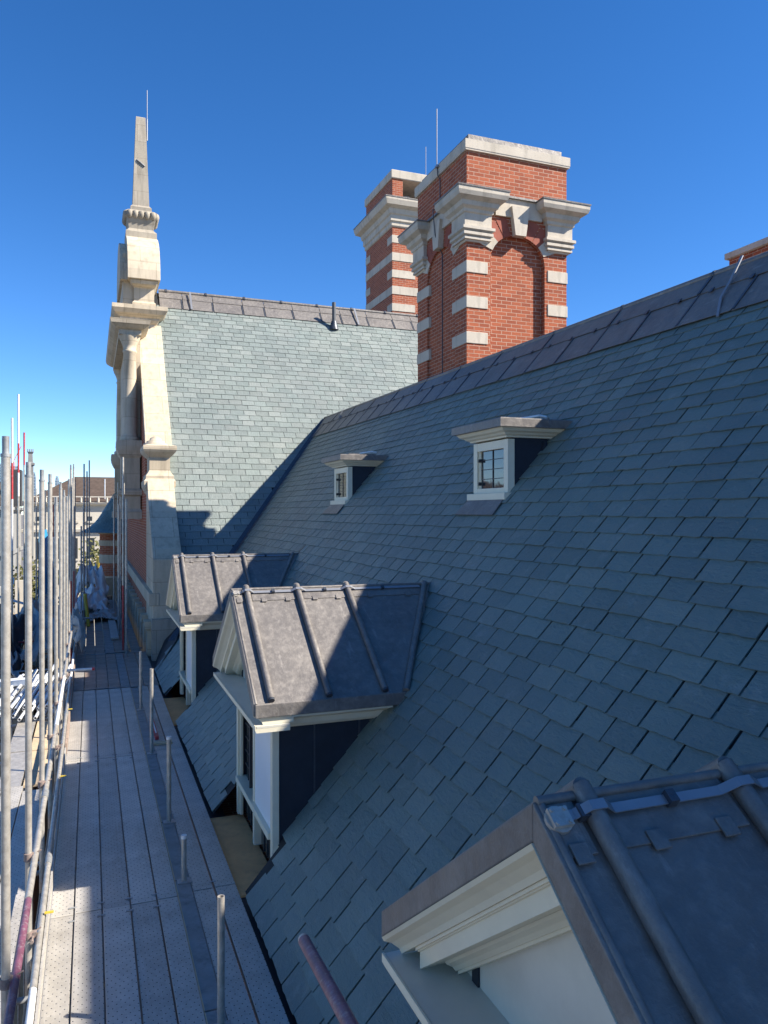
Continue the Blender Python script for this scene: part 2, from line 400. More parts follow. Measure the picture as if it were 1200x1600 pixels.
# ridge leads
rnd = random.Random(4)
mb = MB('lead')
xl = 6.02
def slab(mb, P, cd, sd, n, u0, u1, s0, s1, d0, th):
    if isinstance(mb, Dark):
        rl.cur = 'leadd'; slab(rl, P, cd, sd, n, u0, u1, s0, s1, d0, th); rl.cur = 'lead'; return
    q = [P+cd*u0+sd*s0, P+cd*u1+sd*s0, P+cd*u1+sd*s1, P+cd*u0+sd*s1]
    mb.hexa([p+n*d0 for p in q]+[p+n*(d0+th) for p in q])
Pm = Vector((rx(0), 0, pm(rx(0)))); cdm = Vector((.012, 1, .0138)); S1 = .80
def rp(y, dx, dz): return Pm+cdm*y+Vector((dx, 0, dz))
y = -2.9; i = 0
rl = MB('lead')
class Dark:
    def __getattr__(s, k):
        def f(*a, **q):
            m = a[0] if k == 'slab' else rl
            o = rl.cur; rl.cur = 'leadd'; getattr(rl, k)(*a, **q); rl.cur = o
        return f
lp = Dark()
while y < Y1-.3:
    y1 = min(y+.80, Y1-.1)
    slab(rl, Pm, cdm, sm_, nm, y, y1-.012, -S1, -.30, .034+.004*(i % 2), .006)
    slab(lp, Pm, cdm, sm_, nm, y1-.045, y1-.013, -S1+.01, -.30, .043, .008)
    y = y1; i += 1
y = -2.9
while y < Y1-.3:
    y1 = min(y+1.6, Y1)
    slab(rl, Pm, cdm, sm_, nm, y, y1-.012, -.30, .01, .046, .008)
    for k in (.25, .8, 1.35):
        if y+k < y1: slab(lp, Pm, cdm, sm_, nm, y+k, y+k+.05, -.34, -.27, .056, .008)
    slab(lp, Pm, cdm, sm_, nm, y1-.05, y1-.01, -.30, -.02, .055, .012)
    rl.tube(rp(y, .0, .055), rp(y1-.02, .0, .055), .042, 10)
    lp.tube(rp(y1-.05, .0, .055), rp(y1-.01, .0, .055), .048, 10)
    y = y1
r_ = obj('ridge_capping', rl, B, label='purplish lead sheets and roll along the long ridge')
for yy, ln in ((6.2, .84), (20.3, .5)):
    t = MB('tape')
    pts = [Pm+cdm*yy+sm_*.02+nm*.14, Pm+cdm*yy-sm_*.30+nm*.075, Pm+cdm*(yy-.02)-sm_*(ln-.3)+nm*.06, Pm+cdm*(yy-.16)-sm_*ln+nm*.035]
    t.strip(pts, cdm*.018, nm*.012); obj('conductor_tape', t, B)
t = MB('tape'); t.strip([rp(-2.8, .02, .098), rp(Y1-.3, .02, .098)], (.012, 0, 0), (0, 0, .005))
obj('conductor_tape', t, B)
rl = MB('lead'); Pf = Vector((0, FRY, FRZ)); cdf = Vector((1, 0, 0))
x = 2.1; i = 0
while x < 20:
    wd = 1.0 if i % 3 else .75
    slab(rl, Pf, cdf, sf, nf, x, x+wd-.02, -.84, -.32, .034+.004*(i % 2), .006); slab(lp, Pf, cdf, sf, nf, x+wd-.06, x+wd-.02, -.83, -.32, .045, .01)
    slab(rl, Pf, cdf, sf, nf, x, x+wd-.02, -.32, 0, .048, .008); x += wd; i += 1
rl.tube((2.1, FRY, FRZ+.08), (21, FRY, FRZ+.08), .06, 8)
for x in [2.3+k*1.3 for k in range(14)]: lp.tube((x, FRY, FRZ+.08), (x+.06, FRY, FRZ+.08), .085, 8)
r_ = obj('ridge_capping', rl, B, label='grey lead capping along the ridge of the cross wing')
for xx in (3.1, 8.9): obj('conductor_tape', MB('tape').strip([Pf+cdf*xx+nf*.15, Pf+cdf*xx-sf*.86+nf*.07], cdf*.03, nf*.02), B)
vx, vyy = 7.93, 25.67
v = MB('pipe').tube((vx, vyy, pf(vyy)-.1), (vx, vyy, pf(vyy)+.95), .068, 14); v.cur = 'leadd'; v.lathe(vx, vyy, [(.17, pf(vyy)+.0), (.11, pf(vyy)+.22), (.09, pf(vyy)+.3)], 14)
obj('vent_pipe', v, B)

# ---------------------------------------------------------------- large dormers
def big_dormer():
    W, E, zr, ze, xf = .905, 1.19, -.82, -1.70, 1.25
    px = lambda z: (z+CM)/TM
    body = MB('cheek')
    for s in (-1, 1):
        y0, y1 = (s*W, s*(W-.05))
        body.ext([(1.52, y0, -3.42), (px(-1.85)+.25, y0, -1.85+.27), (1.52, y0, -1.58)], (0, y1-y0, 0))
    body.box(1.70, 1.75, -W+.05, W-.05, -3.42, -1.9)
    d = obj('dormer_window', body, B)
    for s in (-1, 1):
        f = MB('black'); y0 = s*W; y1 = s*(W+.035)  # black strip painting in the shaded gap along the cheek foot
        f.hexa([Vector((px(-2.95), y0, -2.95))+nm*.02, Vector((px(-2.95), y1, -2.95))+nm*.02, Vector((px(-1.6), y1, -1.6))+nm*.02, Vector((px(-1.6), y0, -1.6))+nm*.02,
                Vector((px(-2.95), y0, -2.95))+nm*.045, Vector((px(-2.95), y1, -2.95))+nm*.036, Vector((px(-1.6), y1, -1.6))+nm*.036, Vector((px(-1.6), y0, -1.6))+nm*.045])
        obj('dark_gap_strip', f, d); obj('lead_joint', MB('leadd').box(2.30, 2.318, s*W-.006, s*W+.006, -2.5, -2.0), d); obj('lead_joint', MB('leadd').box(1.86, 1.875, s*W-.005, s*W+.005, -2.95, -2.0), d)
    # timber frame
    fr = MB('white')
    for s in (-1, 1):
        fr.box(1.465, 1.53, s*(W+.012), s*(W-.07), -3.42, -1.98)
        fr.box(1.49, 1.52, s*(W-.07), s*(W-.10), -3.42, -1.98)
    fr.box(1.475, 1.56, -.035, .035, -3.42, -1.98)
    fr.box(1.481, 1.56, -W+.07, -.035, -2.06, -1.98); fr.box(1.481, 1.56, .035, W-.07, -2.06, -1.98)
    fr.box(1.44, 1.56, -W+.068, W-.068, -3.04, -2.98)
    obj('window_frame', fr, d, bevel=.004)
    gl = MB('glass'); gl.box(1.55, 1.56, .035, W-.10, -3.42, -2.06); obj('window_pane', gl, d); gl = MB('glass').box(1.55, 1.56, -W+.10, -.035, -3.42, -3.04)
    obj('window_pane', gl, d)
    cm = MB('came')
    for k in range(1, 5): yy = .05+k*(W-.18)/5; cm.box(1.540, 1.552, yy-.005, yy+.005, -3.42, -2.08); cm.box(1.540, 1.552, -yy-.005, -yy+.005, -3.42, -3.06)
    for k in range(1, 6): zz = -2.98+k*.15; cm.box(1.538, 1.552, .05, W-.13, zz-.005, zz+.005)
    cm.box(1.51, 1.55, .38, .41, -2.98, -2.06)
    obj('leaded_bars', cm, d)
    obj('covered_pane', MB('film').box(1.485, 1.50, -W+.10, -.035, -2.98, -2.06), d)
    # lead roof
    rf = MB('lead')
    for s in (-1, 1):
        q = [(xf, 0, zr), (px(zr)+.05, 0, zr), (px(ze)+.05, s*E, ze), (xf, s*E, ze)]
        rf.hexa([(a, b, c-.035) for a, b, c in q]+list(q))
        rf.box(xf+.002, px(ze)-.06, s*E, s*(E+.012), ze-.115, ze+.004)            # drip
        rf.ext([(xf-.012, 0, zr+.012), (xf-.012, 0, zr-.10), (xf+.02, 0, zr-.10), (xf+.02, 0, zr+.012)], (0, s*E, ze-zr))
    obj('lead_roof', rf, d, bevel=.006)
    ro = MB('lead'); cl = MB('lead')
    dn = lambda s: Vector((0, s*E, ze-zr)).normalized()
    for s in (-1, 1):
        n = Vector((0, s*(zr-ze), E)).normalized(); sl_ = dn(s)
        for x in (1.40, 1.93, 2.47):
            full = math.hypot(E, zr-ze)
            a = Vector((x, 0, zr+.01)); b = a+sl_*(full-.03)
            ro.tube(a+n*.016-sl_*.02, b+n*.014, .031, 12); ro.cur = 'leadd'; ro.tube(b+n*.014, b+n*.014+sl_*.02, .028, 12); ro.cur = 'lead'
        ro.tube(Vector((px(zr)-.15, 0, zr))+n*.016, Vector((px(ze)-.1, s*E, ze))+n*.016, .033, 12)
        ro.tube(Vector((xf+.012, 0, zr))+n*.006, Vector((xf+.012, 0, zr))+sl_*math.hypot(E, zr-ze)+n*.003, .013, 8)
        # upper capping lap and clips
        for x0, x1 in ((1.265, 1.36), (1.44, 1.89), (1.97, 2.43), (2.51, 3.30)):
            P = Vector((x0, 0, zr))
            q = [P, Vector((x1, 0, zr)), Vector((x1, 0, zr))+sl_*.165, P+sl_*.165]
            cl.hexa([p+n*.0 for p in q]+[p+n*.009 for p in q]) if s < 0 else cl.hexa([p+n*.009 for p in q]+[p for p in q])
            for t_ in ((.2, .75) if x1-x0 > .4 else (.15,)):
                xx = x0+(x1-x0)*t_; q = [Vector((xx, 0, zr))+sl_*.13, Vector((xx+.055, 0, zr))+sl_*.13, Vector((xx+.055, 0, zr))+sl_*.19, Vector((xx, 0, zr))+sl_*.19]
                cl.hexa([p+n*.009 for p in q]+[p+n*.017 for p in q])
    ro.tube((xf, 0, zr+.012), (px(zr)+.04, 0, zr+.004), .015, 12)
    obj('lead_roll', ro, d); obj('lead_lap', cl, d, bevel=.003)
    fl = MB('leadd')
    for s in (-1, 1):
        n = Vector((0, s*(zr-ze), E)).normalized()
        q = [Vector((px(zr)+.04, 0, zr))+nm*.035, Vector((px(zr)+.17, 0, zr+.14))+nm*.035, Vector((px(ze)+.26, s*(E+.02), ze+.27))+nm*.035, Vector((px(ze)-.06, s*(E+.02), ze-.04))+nm*.035]
        fl.hexa([p-nm*.01 for p in q]+list(q)) if s > 0 else fl.hexa(list(q)+[p-nm*.01 for p in q])
    fl.ext([(px(zr)-.05, -.02, zr+.03), (px(zr)+.14, -.02, zr+.22), (px(zr)+.17, -.02, zr+.12)], (0, .04, 0))
    obj('valley_flashing', fl, d)
    # mouldings
    mo = MB('white')
    def rake(prof):
        dmax = max(q[1] for q in prof); tt = min(1, (1.06-dmax)/(zr-ze))
        for s in (-1, 1): mo.ext([(x, 0, zr-dd) for x, dd in prof], (0, s*E*tt, (ze-zr)*tt))
    rake([(1.235, .102), (1.245, .12), (1.28, .135), (1.315, .165), (1.325, .19), (1.60, .19), (1.60, .102)])
    rake([(1.335, .191), (1.335, .205), (1.345, .205), (1.345, .212), (1.355, .215), (1.355, .285), (1.60, .285), (1.60, .191)])
    rake([(1.425, .286), (1.435, .30), (1.46, .315), (1.475, .335), (1.485, .335), (1.485, .35), (1.60, .35), (1.60, .286)])
    mo.cur = 'grey'; mo.ext([(1.53, 0, zr-.33), (1.53, -E*.93, -1.885), (1.53, E*.93, -1.885)], (.05, 0, 0))
    mo.cur = 'grey'; mo.box(1.262, 1.56, -E-.02, E+.02, -1.90, -1.882)
    mo.cur = 'white'
    prof = [(1.258, -1.902), (1.258, -1.878), (1.249, -1.878), (1.249, -1.915), (1.262, -1.94), (1.30, -1.955), (1.32, -1.978), (1.56, -1.978), (1.56, -1.902)]
    mo.ext([(x, -E-.02, max(z, -1.94)) for x, z in prof[:6]]+[(1.56, -E-.02, -1.94), (1.56, -E-.02, -1.902)], (0, 2*E+.04, 0)); mo.ext([(1.31, -W-.06, -1.941), (1.33, -W-.06, -1.978), (1.47, -W-.06, -1.978), (1.47, -W-.06, -1.941)], (0, 2*W+.12, 0))
    for s in (-1, 1):
        p2 = [(W+.013, -1.98), (W+.06, -1.98), (W+.09, -1.95), (W+.10, -1.90), (W+.17, -1.87), (W+.21, -1.845), (W+.275, -1.835), (W+.275, -1.815), (W+.013, -1.815)]
        L = px(-1.9)-.05
        mo.ext([(1.562, s*a, z) for a, z in p2], (L-1.562, 0, 0)); pass
    obj('pediment_moulding', mo, d)
    tp = MB('tape'); n = Vector((0, -(zr-ze), E)).normalized(); sl_ = dn(-1)
    pts = []
    off = lambda x: .075 if any(abs(x-r_) < .05 for r_ in (1.40, 1.93, 2.47)) else .028
    xs = [1.30, 1.335, 1.375, 1.425, 1.465, 1.85, 1.905, 1.955, 2.01, 2.39, 2.445, 2.495, 2.55, 3.3]
    pts = [Vector((x, 0, zr))+sl_*.055+n*(.054 if min(abs(x-1.40), abs(x-1.93), abs(x-2.47)) < .03 else .02) for x in xs]
    tp.strip(pts, sl_*.015, n*.005)
    tp.cur = 'leadd'
    for x in (1.345, 1.65, 2.2, 2.85): P = Vector((x, 0, zr))+sl_*.055; tp.hexa([P+Vector((a, 0, 0))+sl_*b+n*c for c in (.012, .042) for a, b in ((0, -.02), (.03, -.02), (.03, .02), (0, .02))])
    tp.cur = 'galv'; P = Vector((1.285, 0, zr))+sl_*.06
    tp.tube(P+n*.008, P+n*.022, .04, 16); tp.hexa([P+Vector((a, 0, 0))+sl_*b+n*c for c in (.022, .036) for a, b in ((-.03, -.028), (.03, -.028), (.03, .028), (-.03, .028))])
    for a in (-.021, .021):
        for b in (-.02, .02): tp.tube(P+Vector((a, 0, 0))+sl_*b+n*.036, P+Vector((a, 0, 0))+sl_*b+n*.042, .006, 8)
    obj('conductor_tape', tp, d)
    return d
for i, (y, lb) in enumerate(zip(dorm_y, ('large pedimented dormer with a dark lead roof, nearest, cut by the frame', 'large pedimented dormer in the middle of the slope', 'large pedimented dormer beside the stone gable'))):
    if i == 0: D0 = big_dormer(); D0.location += Vector((-.09, y, .0)); WL[D0.name] += Vector((-.09, y, .0)); D0['label'] = lb
    else: copytree(D0, (.17, y-dorm_y[0], .02+.03*(i-1)), label=lb)

# ---------------------------------------------------------------- small dormers
def small_dormer():
    W, zb = .41, .16; xf = 4.40
    body = MB('cheek')
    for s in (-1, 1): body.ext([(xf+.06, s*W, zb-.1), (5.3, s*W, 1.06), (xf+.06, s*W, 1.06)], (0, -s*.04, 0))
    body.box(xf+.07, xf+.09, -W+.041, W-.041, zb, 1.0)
    body.box(xf+.3, xf+.32, -W+.039, W-.039, .55, 1.0)
    d = obj('small_dormer', body, B)
    f = MB('white')
    for s in (-1, 1): f.box(xf, xf+.09, s*(W+.005), s*(W-.09), zb+.06, .83)
    f.box(xf+.002, xf+.08, -W+.09, W-.09, .73, .83); f.box(xf+.002, xf+.08, -W+.09, W-.09, zb+.06, zb+.12)
    f.box(xf-.07, xf+.12, -W-.05, W+.05, zb-.02, zb+.058)
    for s in (-1, 1): f.box(xf+.025, xf+.05, s*(W-.09), s*(W-.13), zb+.12, .73)
    obj('window_frame', f, d, bevel=.004)
    c = MB('white').rprof(xf, 5.5, -W, W, [(0, .845), (.03, .845), (.035, .862), (.07, .875), (.09, .895), (.13, .91), (.15, .935), (.16, .945), (.0, .945)])
    obj('cornice', c, d)
    l = MB('lead').rprof(xf, 5.5, -W, W, [(.0, .946), (.205, .946), (.205, 1.035), (.195, 1.045), (-.2, 1.075)])
    l.box(4.55, 5.1, -.03, .03, 1.07, 1.105)
    for yy in (-W-.21,): l.box(4.8, 4.815, yy, yy+.02, .95, 1.06)
    obj('lead_roof', l, d)
    obj('window_pane', MB('glass').box(xf+.045, xf+.055, -W+.13, W-.13, zb+.12, .73), d)
    cm = MB('came')
    cm.box(xf+.036, xf+.046, -.006, .006, zb+.12, .73)
    for k in range(1, 4): z = zb+.12+k*.114; cm.box(xf+.038, xf+.046, -W+.13, W-.13, z-.004, z+.004)
    for z in (.32, .60): cm.box(xf+.0, xf+.04, W-.135, W-.115, z, z+.04)
    obj('leaded_bars', cm, d)
    q = [Vector((xf-.05, -W-.02, pm(xf-.05)))+nm*.035, Vector((xf-.05, W+.02, pm(xf-.05)))+nm*.035, Vector((xf-.2, W+.06, pm(xf-.2)))+nm*.04, Vector((xf-.2, -W-.06, pm(xf-.2)))+nm*.04]
    ap = MB('lead').hexa([p-nm*.01 for p in q]+q)
    obj('lead_apron', ap, d)
    h = MB('cheek').ext([(4.81, -W, .60), (4.93, -W, .60), (4.89, -W, .80), (4.85, -W, .80)], (0, -.05, 0)); obj('vent_cowl', h, d)
    t = MB('alu').path([(4.8, .05, 1.115), (4.95, -.2, 1.135), (5.03, -.22, 1.12)], .018); obj('conductor_tape', t, d)
    return d
S0 = small_dormer(); S0.location.y += 8.02; WL[S0.name].y += 8.02; S0['label'] = 'small flat-topped dormer with a leaded casement, the nearer one'
copytree(S0, (0, 5.78, 0), label='small flat-topped dormer with a leaded casement, the farther one')

# ---------------------------------------------------------------- chimneys
def chimney_arched(x0, y0, wx, wy, z0):
    x1, y1 = x0+wx, y0+wy; dp = .12; zt = 7.70; P = .57
    c = MB('brick').box(x0+.05, x1-.05, y0+dp, y1-dp, z0, 6.9)
    c.box(x0, x1, y0, y1, 6.86, zt)
    spz, apz = 5.45, 6.03
    def layer(o, u, n, L, a, dp, inset):
        o, u, n = map(Vector, (o, u, n)); cu = L/2; hw = L/2-P
        pts = [(inset, z0), (P, z0), (P, spz)]
        for k in range(1, 12):
            t = math.pi-math.pi*k/12; pts.append((cu+hw*math.cos(t), spz+(apz-spz)*math.sin(t)))
        pts += [(L-P, spz), (L-P, z0), (L-inset, z0), (L-inset, 6.86), (inset, 6.86)]
        c.ext([o+u*p+Vector((0, 0, z)) for p, z in pts], n*dp)
        # arch of stone and brick wedges, keystone, frieze
        def wedge(mb, t0, t1, r1, dz, proud):
            A = lambda t, k: (cu+hw*k*math.cos(t), spz+((apz-spz)*1.0 if k == 1 else (apz-spz)+hw*(k-1))*math.sin(t))
            q = [A(t0, 1), A((t0+t1)/2, 1), A(t1, 1), A(t1, r1), A((t0+t1)/2, r1), A(t0, r1)]
            mb.ext([o+u*a_-n*proud+Vector((0, 0, z_)) for a_, z_ in q], n*(proud+.03))
        for t0, t1, m, pr in ((20, 42, 'stonec', .02), (42, 58, 'rub', .006), (60, 74, 'rub', .009), (106, 120, 'rub', .009), (122, 138, 'rub', .006), (138, 160, 'stonec', .02)):
            ar.cur = m; wedge(ar, R(t0), R(t1), 1.62, 0, pr)
        ar.cur = 'stonec'; q = [(cu-.13, apz-.03), (cu+.13, apz-.03), (cu+.22, 6.62), (cu-.22, 6.62)]
        ar.ext([o+u*a_-n*.13+Vector((0, 0, z_)) for a_, z_ in q], n*.15)
        q = [(P+.1, 6.40), (L-P-.1, 6.40), (L-P-.1, 6.79), (P+.1, 6.79)]
        ar.ext([o+u*a_-n*.06+Vector((0, 0, z_)) for a_, z_ in q], n*.10)
        ar.cur = 'lead'; q = [(P+.12, 6.79), (L-P-.12, 6.79), (L-P-.12, 6.835), (P+.12, 6.835)]
        ar.ext([o+u*a_-n*.12+Vector((0, 0, z_)) for a_, z_ in q], n*.12)
    ar = MB('stonec')
    layer((x0, y0, 0), (1, 0, 0), (0, 1, 0), wx, 0, .12, 0)
    layer((x1, y1, 0), (-1, 0, 0), (0, -1, 0), wx, 0, .12, 0)
    layer((x0, y1, 0), (0, -1, 0), (1, 0, 0), wy, 0, .05, dp)
    layer((x1, y0, 0), (0, 1, 0), (-1, 0, 0), wy, 0, .05, dp)
    ch = obj('chimney', c, B, label='broad arched brick chimney behind the long ridge')
    obj('arch_ring', ar, ch)
    Q = .46
    for cx, cy in ((x0, y0), (x1-Q, y0), (x0, y1-Q), (x1-Q, y1-Q)):
        e = MB('stonec').rprof(cx, cx+Q, cy, cy+Q, [(.01, 5.76), (.03, 5.76), (.05, 5.80), (.09, 5.80), (.09, 5.85), (.06, 5.86), (.12, 5.89), (.12, 5.95), (.08, 5.96), (.15, 6.0), (.15, 6.06), (.09, 6.07), (.09, 6.34), (.12, 6.36), (.13, 6.42), (.2, 6.47), (.22, 6.56), (.34, 6.62), (.37, 6.70), (.37, 6.80), (.0, 6.82)])
        e.cur = 'lead'; e.rprof(cx, cx+Q, cy, cy+Q, [(.385, 6.785), (.39, 6.815), (.0, 6.89)])
        obj('cornice', e, ch)
    for cx, cy, sx, sy in ((x0, y0, 1, 1), (x1, y0, -1, 1), (x0, y1, 1, -1), (x1, y1, -1, -1)):
        for z, (a, b) in zip((5.11, 4.36, 3.60, 2.84), ((.5, .69),)*4):
            q = MB('stonec'); o = .018
            q.box(*sorted((cx-sx*o, cx+sx*a)), *sorted((cy-sy*o, cy+sy*.1)), z, z+.25)
            q.box(*sorted((cx-sx*(o-.001), cx+sx*.1)), *sorted((cy+sy*.1, cy+sy*b)), z, z+.25)
            obj('quoin', q, ch, bevel=.008)
    cp = MB('stonec').rprof(x0, x1, y0, y1, [(.02, zt), (.05, zt), (.05, zt+.02), (.06, zt+.04), (.06, zt+.23), (0, zt+.25)])
    cp.cur = 'lead'; cp.rprof(x0+.08, x1-.08, y0+.08, y1-.08, [(0, zt+.24), (0, zt+.40), (-.02, zt+.41)])
    obj('coping', cp, ch)
    yr = y0+1.3
    rd = MB('tape').tube((x0-.10, yr, 7.85), (x0-.10, yr, 9.2), .012, 8); rd.box(x0-.13, x0-.06, yr-.05, yr+.05, 7.86, 7.90)
    obj('lightning_rod', rd, ch)
    t = MB('leadd').path([(x0-.09, yr, 7.9), (x0-.08, yr, 7.7), (x0-.02, yr, 7.6), (x0-.02, yr, 6.92), (x0-.2, yr, 6.88), (x0-.14, yr, 6.3), (x0-.02, yr, 6.0), (x0+.04, yr, 5.9), (x0+.04, yr, 3)], .011, 6)
    obj('conductor_cable', t, ch)
    return ch
RS = ((7.48, 14.65), (6.97, 13.65), .932)
chimney_arched(7.48, 14.65, 2.50, 2.62, 0)
RS = ((7.48, -3.5), (6.97, -3.3), .932)

def chimney_banded(x0, y0, wx, wy, z0):
    x1, y1 = x0+wx, y0+wy
    c = MB('brick').box(x0, x1, y0, y1, z0, 13.3)
    for a, b in ((x0, y0), (x1-.5, y0), (x0, y1-.5), (x1-.5, y1-.5)): c.box(a, a+.5, b, b+.5, 13.9, 14.92)
    c.box(x0, x0+.4, y0+.5, y1-.5, 13.9, 14.92)
    ch = obj('chimney', c, B, label='tall banded brick chimney with an open top, behind the cross ridge')
    e = MB('stonec').rprof(x0, x1, y0, y1, [(.02, 12.75), (.06, 12.8), (.06, 12.95), (.12, 13.0), (.12, 13.25), (.18, 13.3), (.22, 13.5), (.42, 13.6), (.48, 13.8), (.48, 13.93), (.0, 13.95)])
    e.cur = 'lead'; e.rprof(x0, x1, y0, y1, [(.5, 13.90), (.5, 13.94), (0, 14.0)])
    obj('cornice', e, ch)
    cp = MB('stonec').rprof(x0, x1, y0, y1, [(.04, 14.92), (.06, 14.95), (.06, 15.28), (0, 15.32)]); obj('coping', cp, ch)
    for z in (11.25, 9.75, 8.25):
        b = MB('stonec').box(x0-.02, x1+.02, y0-.02, y1+.02, z, z+.36); obj('stone_band', b, ch)
    for z in (12.05, 10.5, 9.0):
        for cx, cy, sx, sy in ((x0, y0, 1, 1), (x1, y0, -1, 1), (x0, y1, 1, -1)):
            q = MB('stonec'); q.box(*sorted((cx-sx*.02, cx+sx*1.1)), *sorted((cy-sy*.02, cy+sy*.1)), z, z+.34)
            q.box(*sorted((cx-sx*.019, cx+sx*.1)), *sorted((cy+sy*.1, cy+sy*.6)), z, z+.34); obj('quoin', q, ch)
    for k in range(3):
        p = MB('stonec').lathe(x0+.95+k*.9, y0+.9, [(.24, 13.95), (.2, 14.3), (.27, 14.4), (.27, 14.5), (.2, 14.5)], 14); obj('chimney_pot', p, ch)
    rd = MB('tape').tube((x0+1.72, y0+.2, 15.2), (x0+1.72, y0+.2, 16.7), .014, 6); obj('lightning_rod', rd, ch)
chn = chimney_arched(7.48, -3.5, 2.50, 2.62, 0);  # unseen stack out of view, placed to shade the nearest dormer
RS = ((12.6, 31.9), (10.73, 27.2), .852)
chimney_banded(12.6, 31.9, 3.3, 3.5, 2)
RS = None
c = MB('brick').box(13.6, 17, 9.6, 13.55, 0, 5.74); c3 = obj('chimney', c, B, label='low brick stack with a stone coping at the right edge')
c = MB('stonec').rprof(13.6, 17, 9.6, 13.55, [(.03, 5.74), (.07, 5.76), (.07, 5.89), (0, 5.91)]); obj('coping', c, c3)

# ---------------------------------------------------------------- stone gable of the cross wing
G0, G1 = 1.36, 2.05
GY = FRY
curve = [(18.7, -7.0), (18.7, -1.12), (18.92, -.88), (19.38, -.5), (19.95, .0), (20.35, .42), (20.58, .72), (20.75, .95)]
wall = [(18.85, -7), (18.85, -1.2), (19.9, -.3), (20.7, .6), (21.7, .9), (21.7, 1.7), (25.0, 5.4), (25.0, 5.8), (27.9, 5.8), (27.9, 5.4), (31.2, 1.7), (32.2, .6), (34.05, -1.2), (34.05, -7)]
w_ = MB('brick').ext([(G0+.02, y, z) for y, z in wall], (.55, 0, 0)); obj('gable_wall', w_, B)
m = MB('stone').ext([(G0, y, z) for y, z in curve]+[(G0, 21.0, .95), (G0, 21.0, -7)], (G1-G0-.03, 0, 0))
obj('gable_coping', m, B, bevel=.01, label='curved lower coping of the stone gable')
m = MB('stone').ext([(G0+.01, 21.6, 1.7), (G0+.01, 21.75, 2.1), (G0+.01, 23.4, 3.98), (G0+.01, 25.05, 5.85), (G0+.01, 25.05, 5.2)], (G1-G0, 0, 0))
obj('gable_coping', m, B, bevel=.01, label='tall raking coping lit by the sun')
m = MB('stone').ext([(G0+.01, 27.85, 5.85), (G0+.01, 31.1, 2.1), (G0+.01, 31.3, 1.4), (G0+.01, 27.85, 4.9)], (G1-G0, 0, 0))
obj('gable_coping', m, B, label='raking coping on the far side')
for y0, y1, lb in ((20.78, 21.75, 'stone pedestal with moulded cap on the near side of the gable'), (31.15, 32.1, 'stone pedestal on the far side of the gable')):
    p = MB('stone').rprof(G0+.06, G1-.11, y0, y1, [(.0, .4), (.13, .66), (.14, .8), (.09, .86), (.09, .94), (.03, 1.02), (0, 1.08), (0, 1.42), (.04, 1.46), (.13, 1.56), (.16, 1.62), (.16, 1.72), (.03, 1.76)])
    p.lathe((G0+G1)/2-.1, (y0+y1)/2-.1, [(.32, 1.74), (.31, 1.80), (.24, 1.82), (.23, 1.87), (.16, 1.89), (.14, 1.95), (.05, 2.0)], 14)
    obj('pedestal', p, B, label=lb)
s = MB('stone').box(1.27, 1.5, 18.68, 34.1, -2.2, -1.9); obj('string_course', s, B, bevel=.01)
s = MB('stoneg').box(1.33, 2.0, 18.55, 18.84, -8, -2.5); obj('wall_pier', s, B)
for k, y in enumerate([19.2+i*1.3 for i in range(11)]):
    p = MB('stone').rprof(1.26, 1.45, y, y+.36, [(.04, -6.6), (0, -6.5), (0, -2.85), (.05, -2.8), (.06, -2.62)]); obj('pilaster', p, B)
    gp = MB('glass').box(1.355, 1.375, y+.36, y+1.3, -6.5, -2.8); obj('window_pane', gp, B)
for y in (GY-2.9, GY+2.9):
    c = MB('stone').lathe(1.06, y, [(.25, 2.05), (.27, 2.1), (.27, 2.17), (.22, 2.2), (.22, 2.27), (.205, 2.3), (.20, 3.5), (.175, 4.62), (.195, 4.64), (.195, 4.7), (.17, 4.72), (.2, 4.85), (.28, 5.02), (.3, 5.12)], 20)
    obj('column', c, B)
    p = MB('stone').rprof(.78, 1.36, y-.31, y+.31, [(.06, -.2), (.06, .0), (-.02, .1), (-.02, .45), (.05, .5), (.05, .62), (-.03, .68), (-.03, 1.55), (.03, 1.65), (.08, 1.78), (.1, 1.9), (.09, 2.06)])
    obj('pedestal', p, B, label='stone pedestal carrying a column of the gable')
e = MB('stone').box(1.0, 1.37, GY-2.7, GY+2.7, .6, 5.1); e.rprof(.76, 1.37, GY-3.15, GY+3.15, [(0, 5.12), (0, 5.25), (.1, 5.3), (.22, 5.4), (.25, 5.52), (0, 5.56)])
obj('entablature', e, B)
e = MB('stone').rprof(.95, 1.88, GY-1.5, GY+1.5, [(0, 5.1), (0, 5.84), (.05, 5.87), (.11, 5.95), (.11, 6.0), (.27, 6.1), (.35, 6.22), (.35, 6.34), (.02, 6.4)])
obj('cornice', e, B)
e = MB('stone').rprof(1.25, 1.85, GY-1.5, GY+1.5, [(.05, 6.36), (.05, 6.48), (0, 6.54), (0, 6.95), (.08, 7.05), (.13, 7.16)])
e.box(.92, 1.4, GY-1.4, GY+1.4, 6.34, 8.0)
obj('attic_block', e, B)
arc = [(GY-1.85*math.cos(R(a)), 7.14+1.78*math.sin(R(a))) for a in range(0, 181, 10)]
e = MB('stone').ext([(1.05, y, z) for y, z in arc], (.96, 0, 0)); e.ext([(.84, GY+(y-GY)*.86, 7.14+(z-7.14)*.86) for y, z in arc], (.25, 0, 0))
e.rprof(1.18, 1.9, GY-1.72, GY+1.72, [(-.1, 6.98), (.0, 7.02), (.05, 7.13)])
obj('pediment', e, B, bevel=.01, label='segmental stone pediment block under the obelisk')
ox = 1.53
ob = MB('stoneg').rprof(ox-.26, ox+.26, GY-.26, GY+.26, [(.22, 8.8), (.22, 9.05), (.17, 9.1), (.12, 9.17), (.14, 9.3), (.18, 9.45), (.22, 9.55), (.22, 9.7), (.15, 9.76), (.07, 9.8), (.07, 9.9), (.0, 9.98), (-.11, 12.9), (-.12, 12.92)])
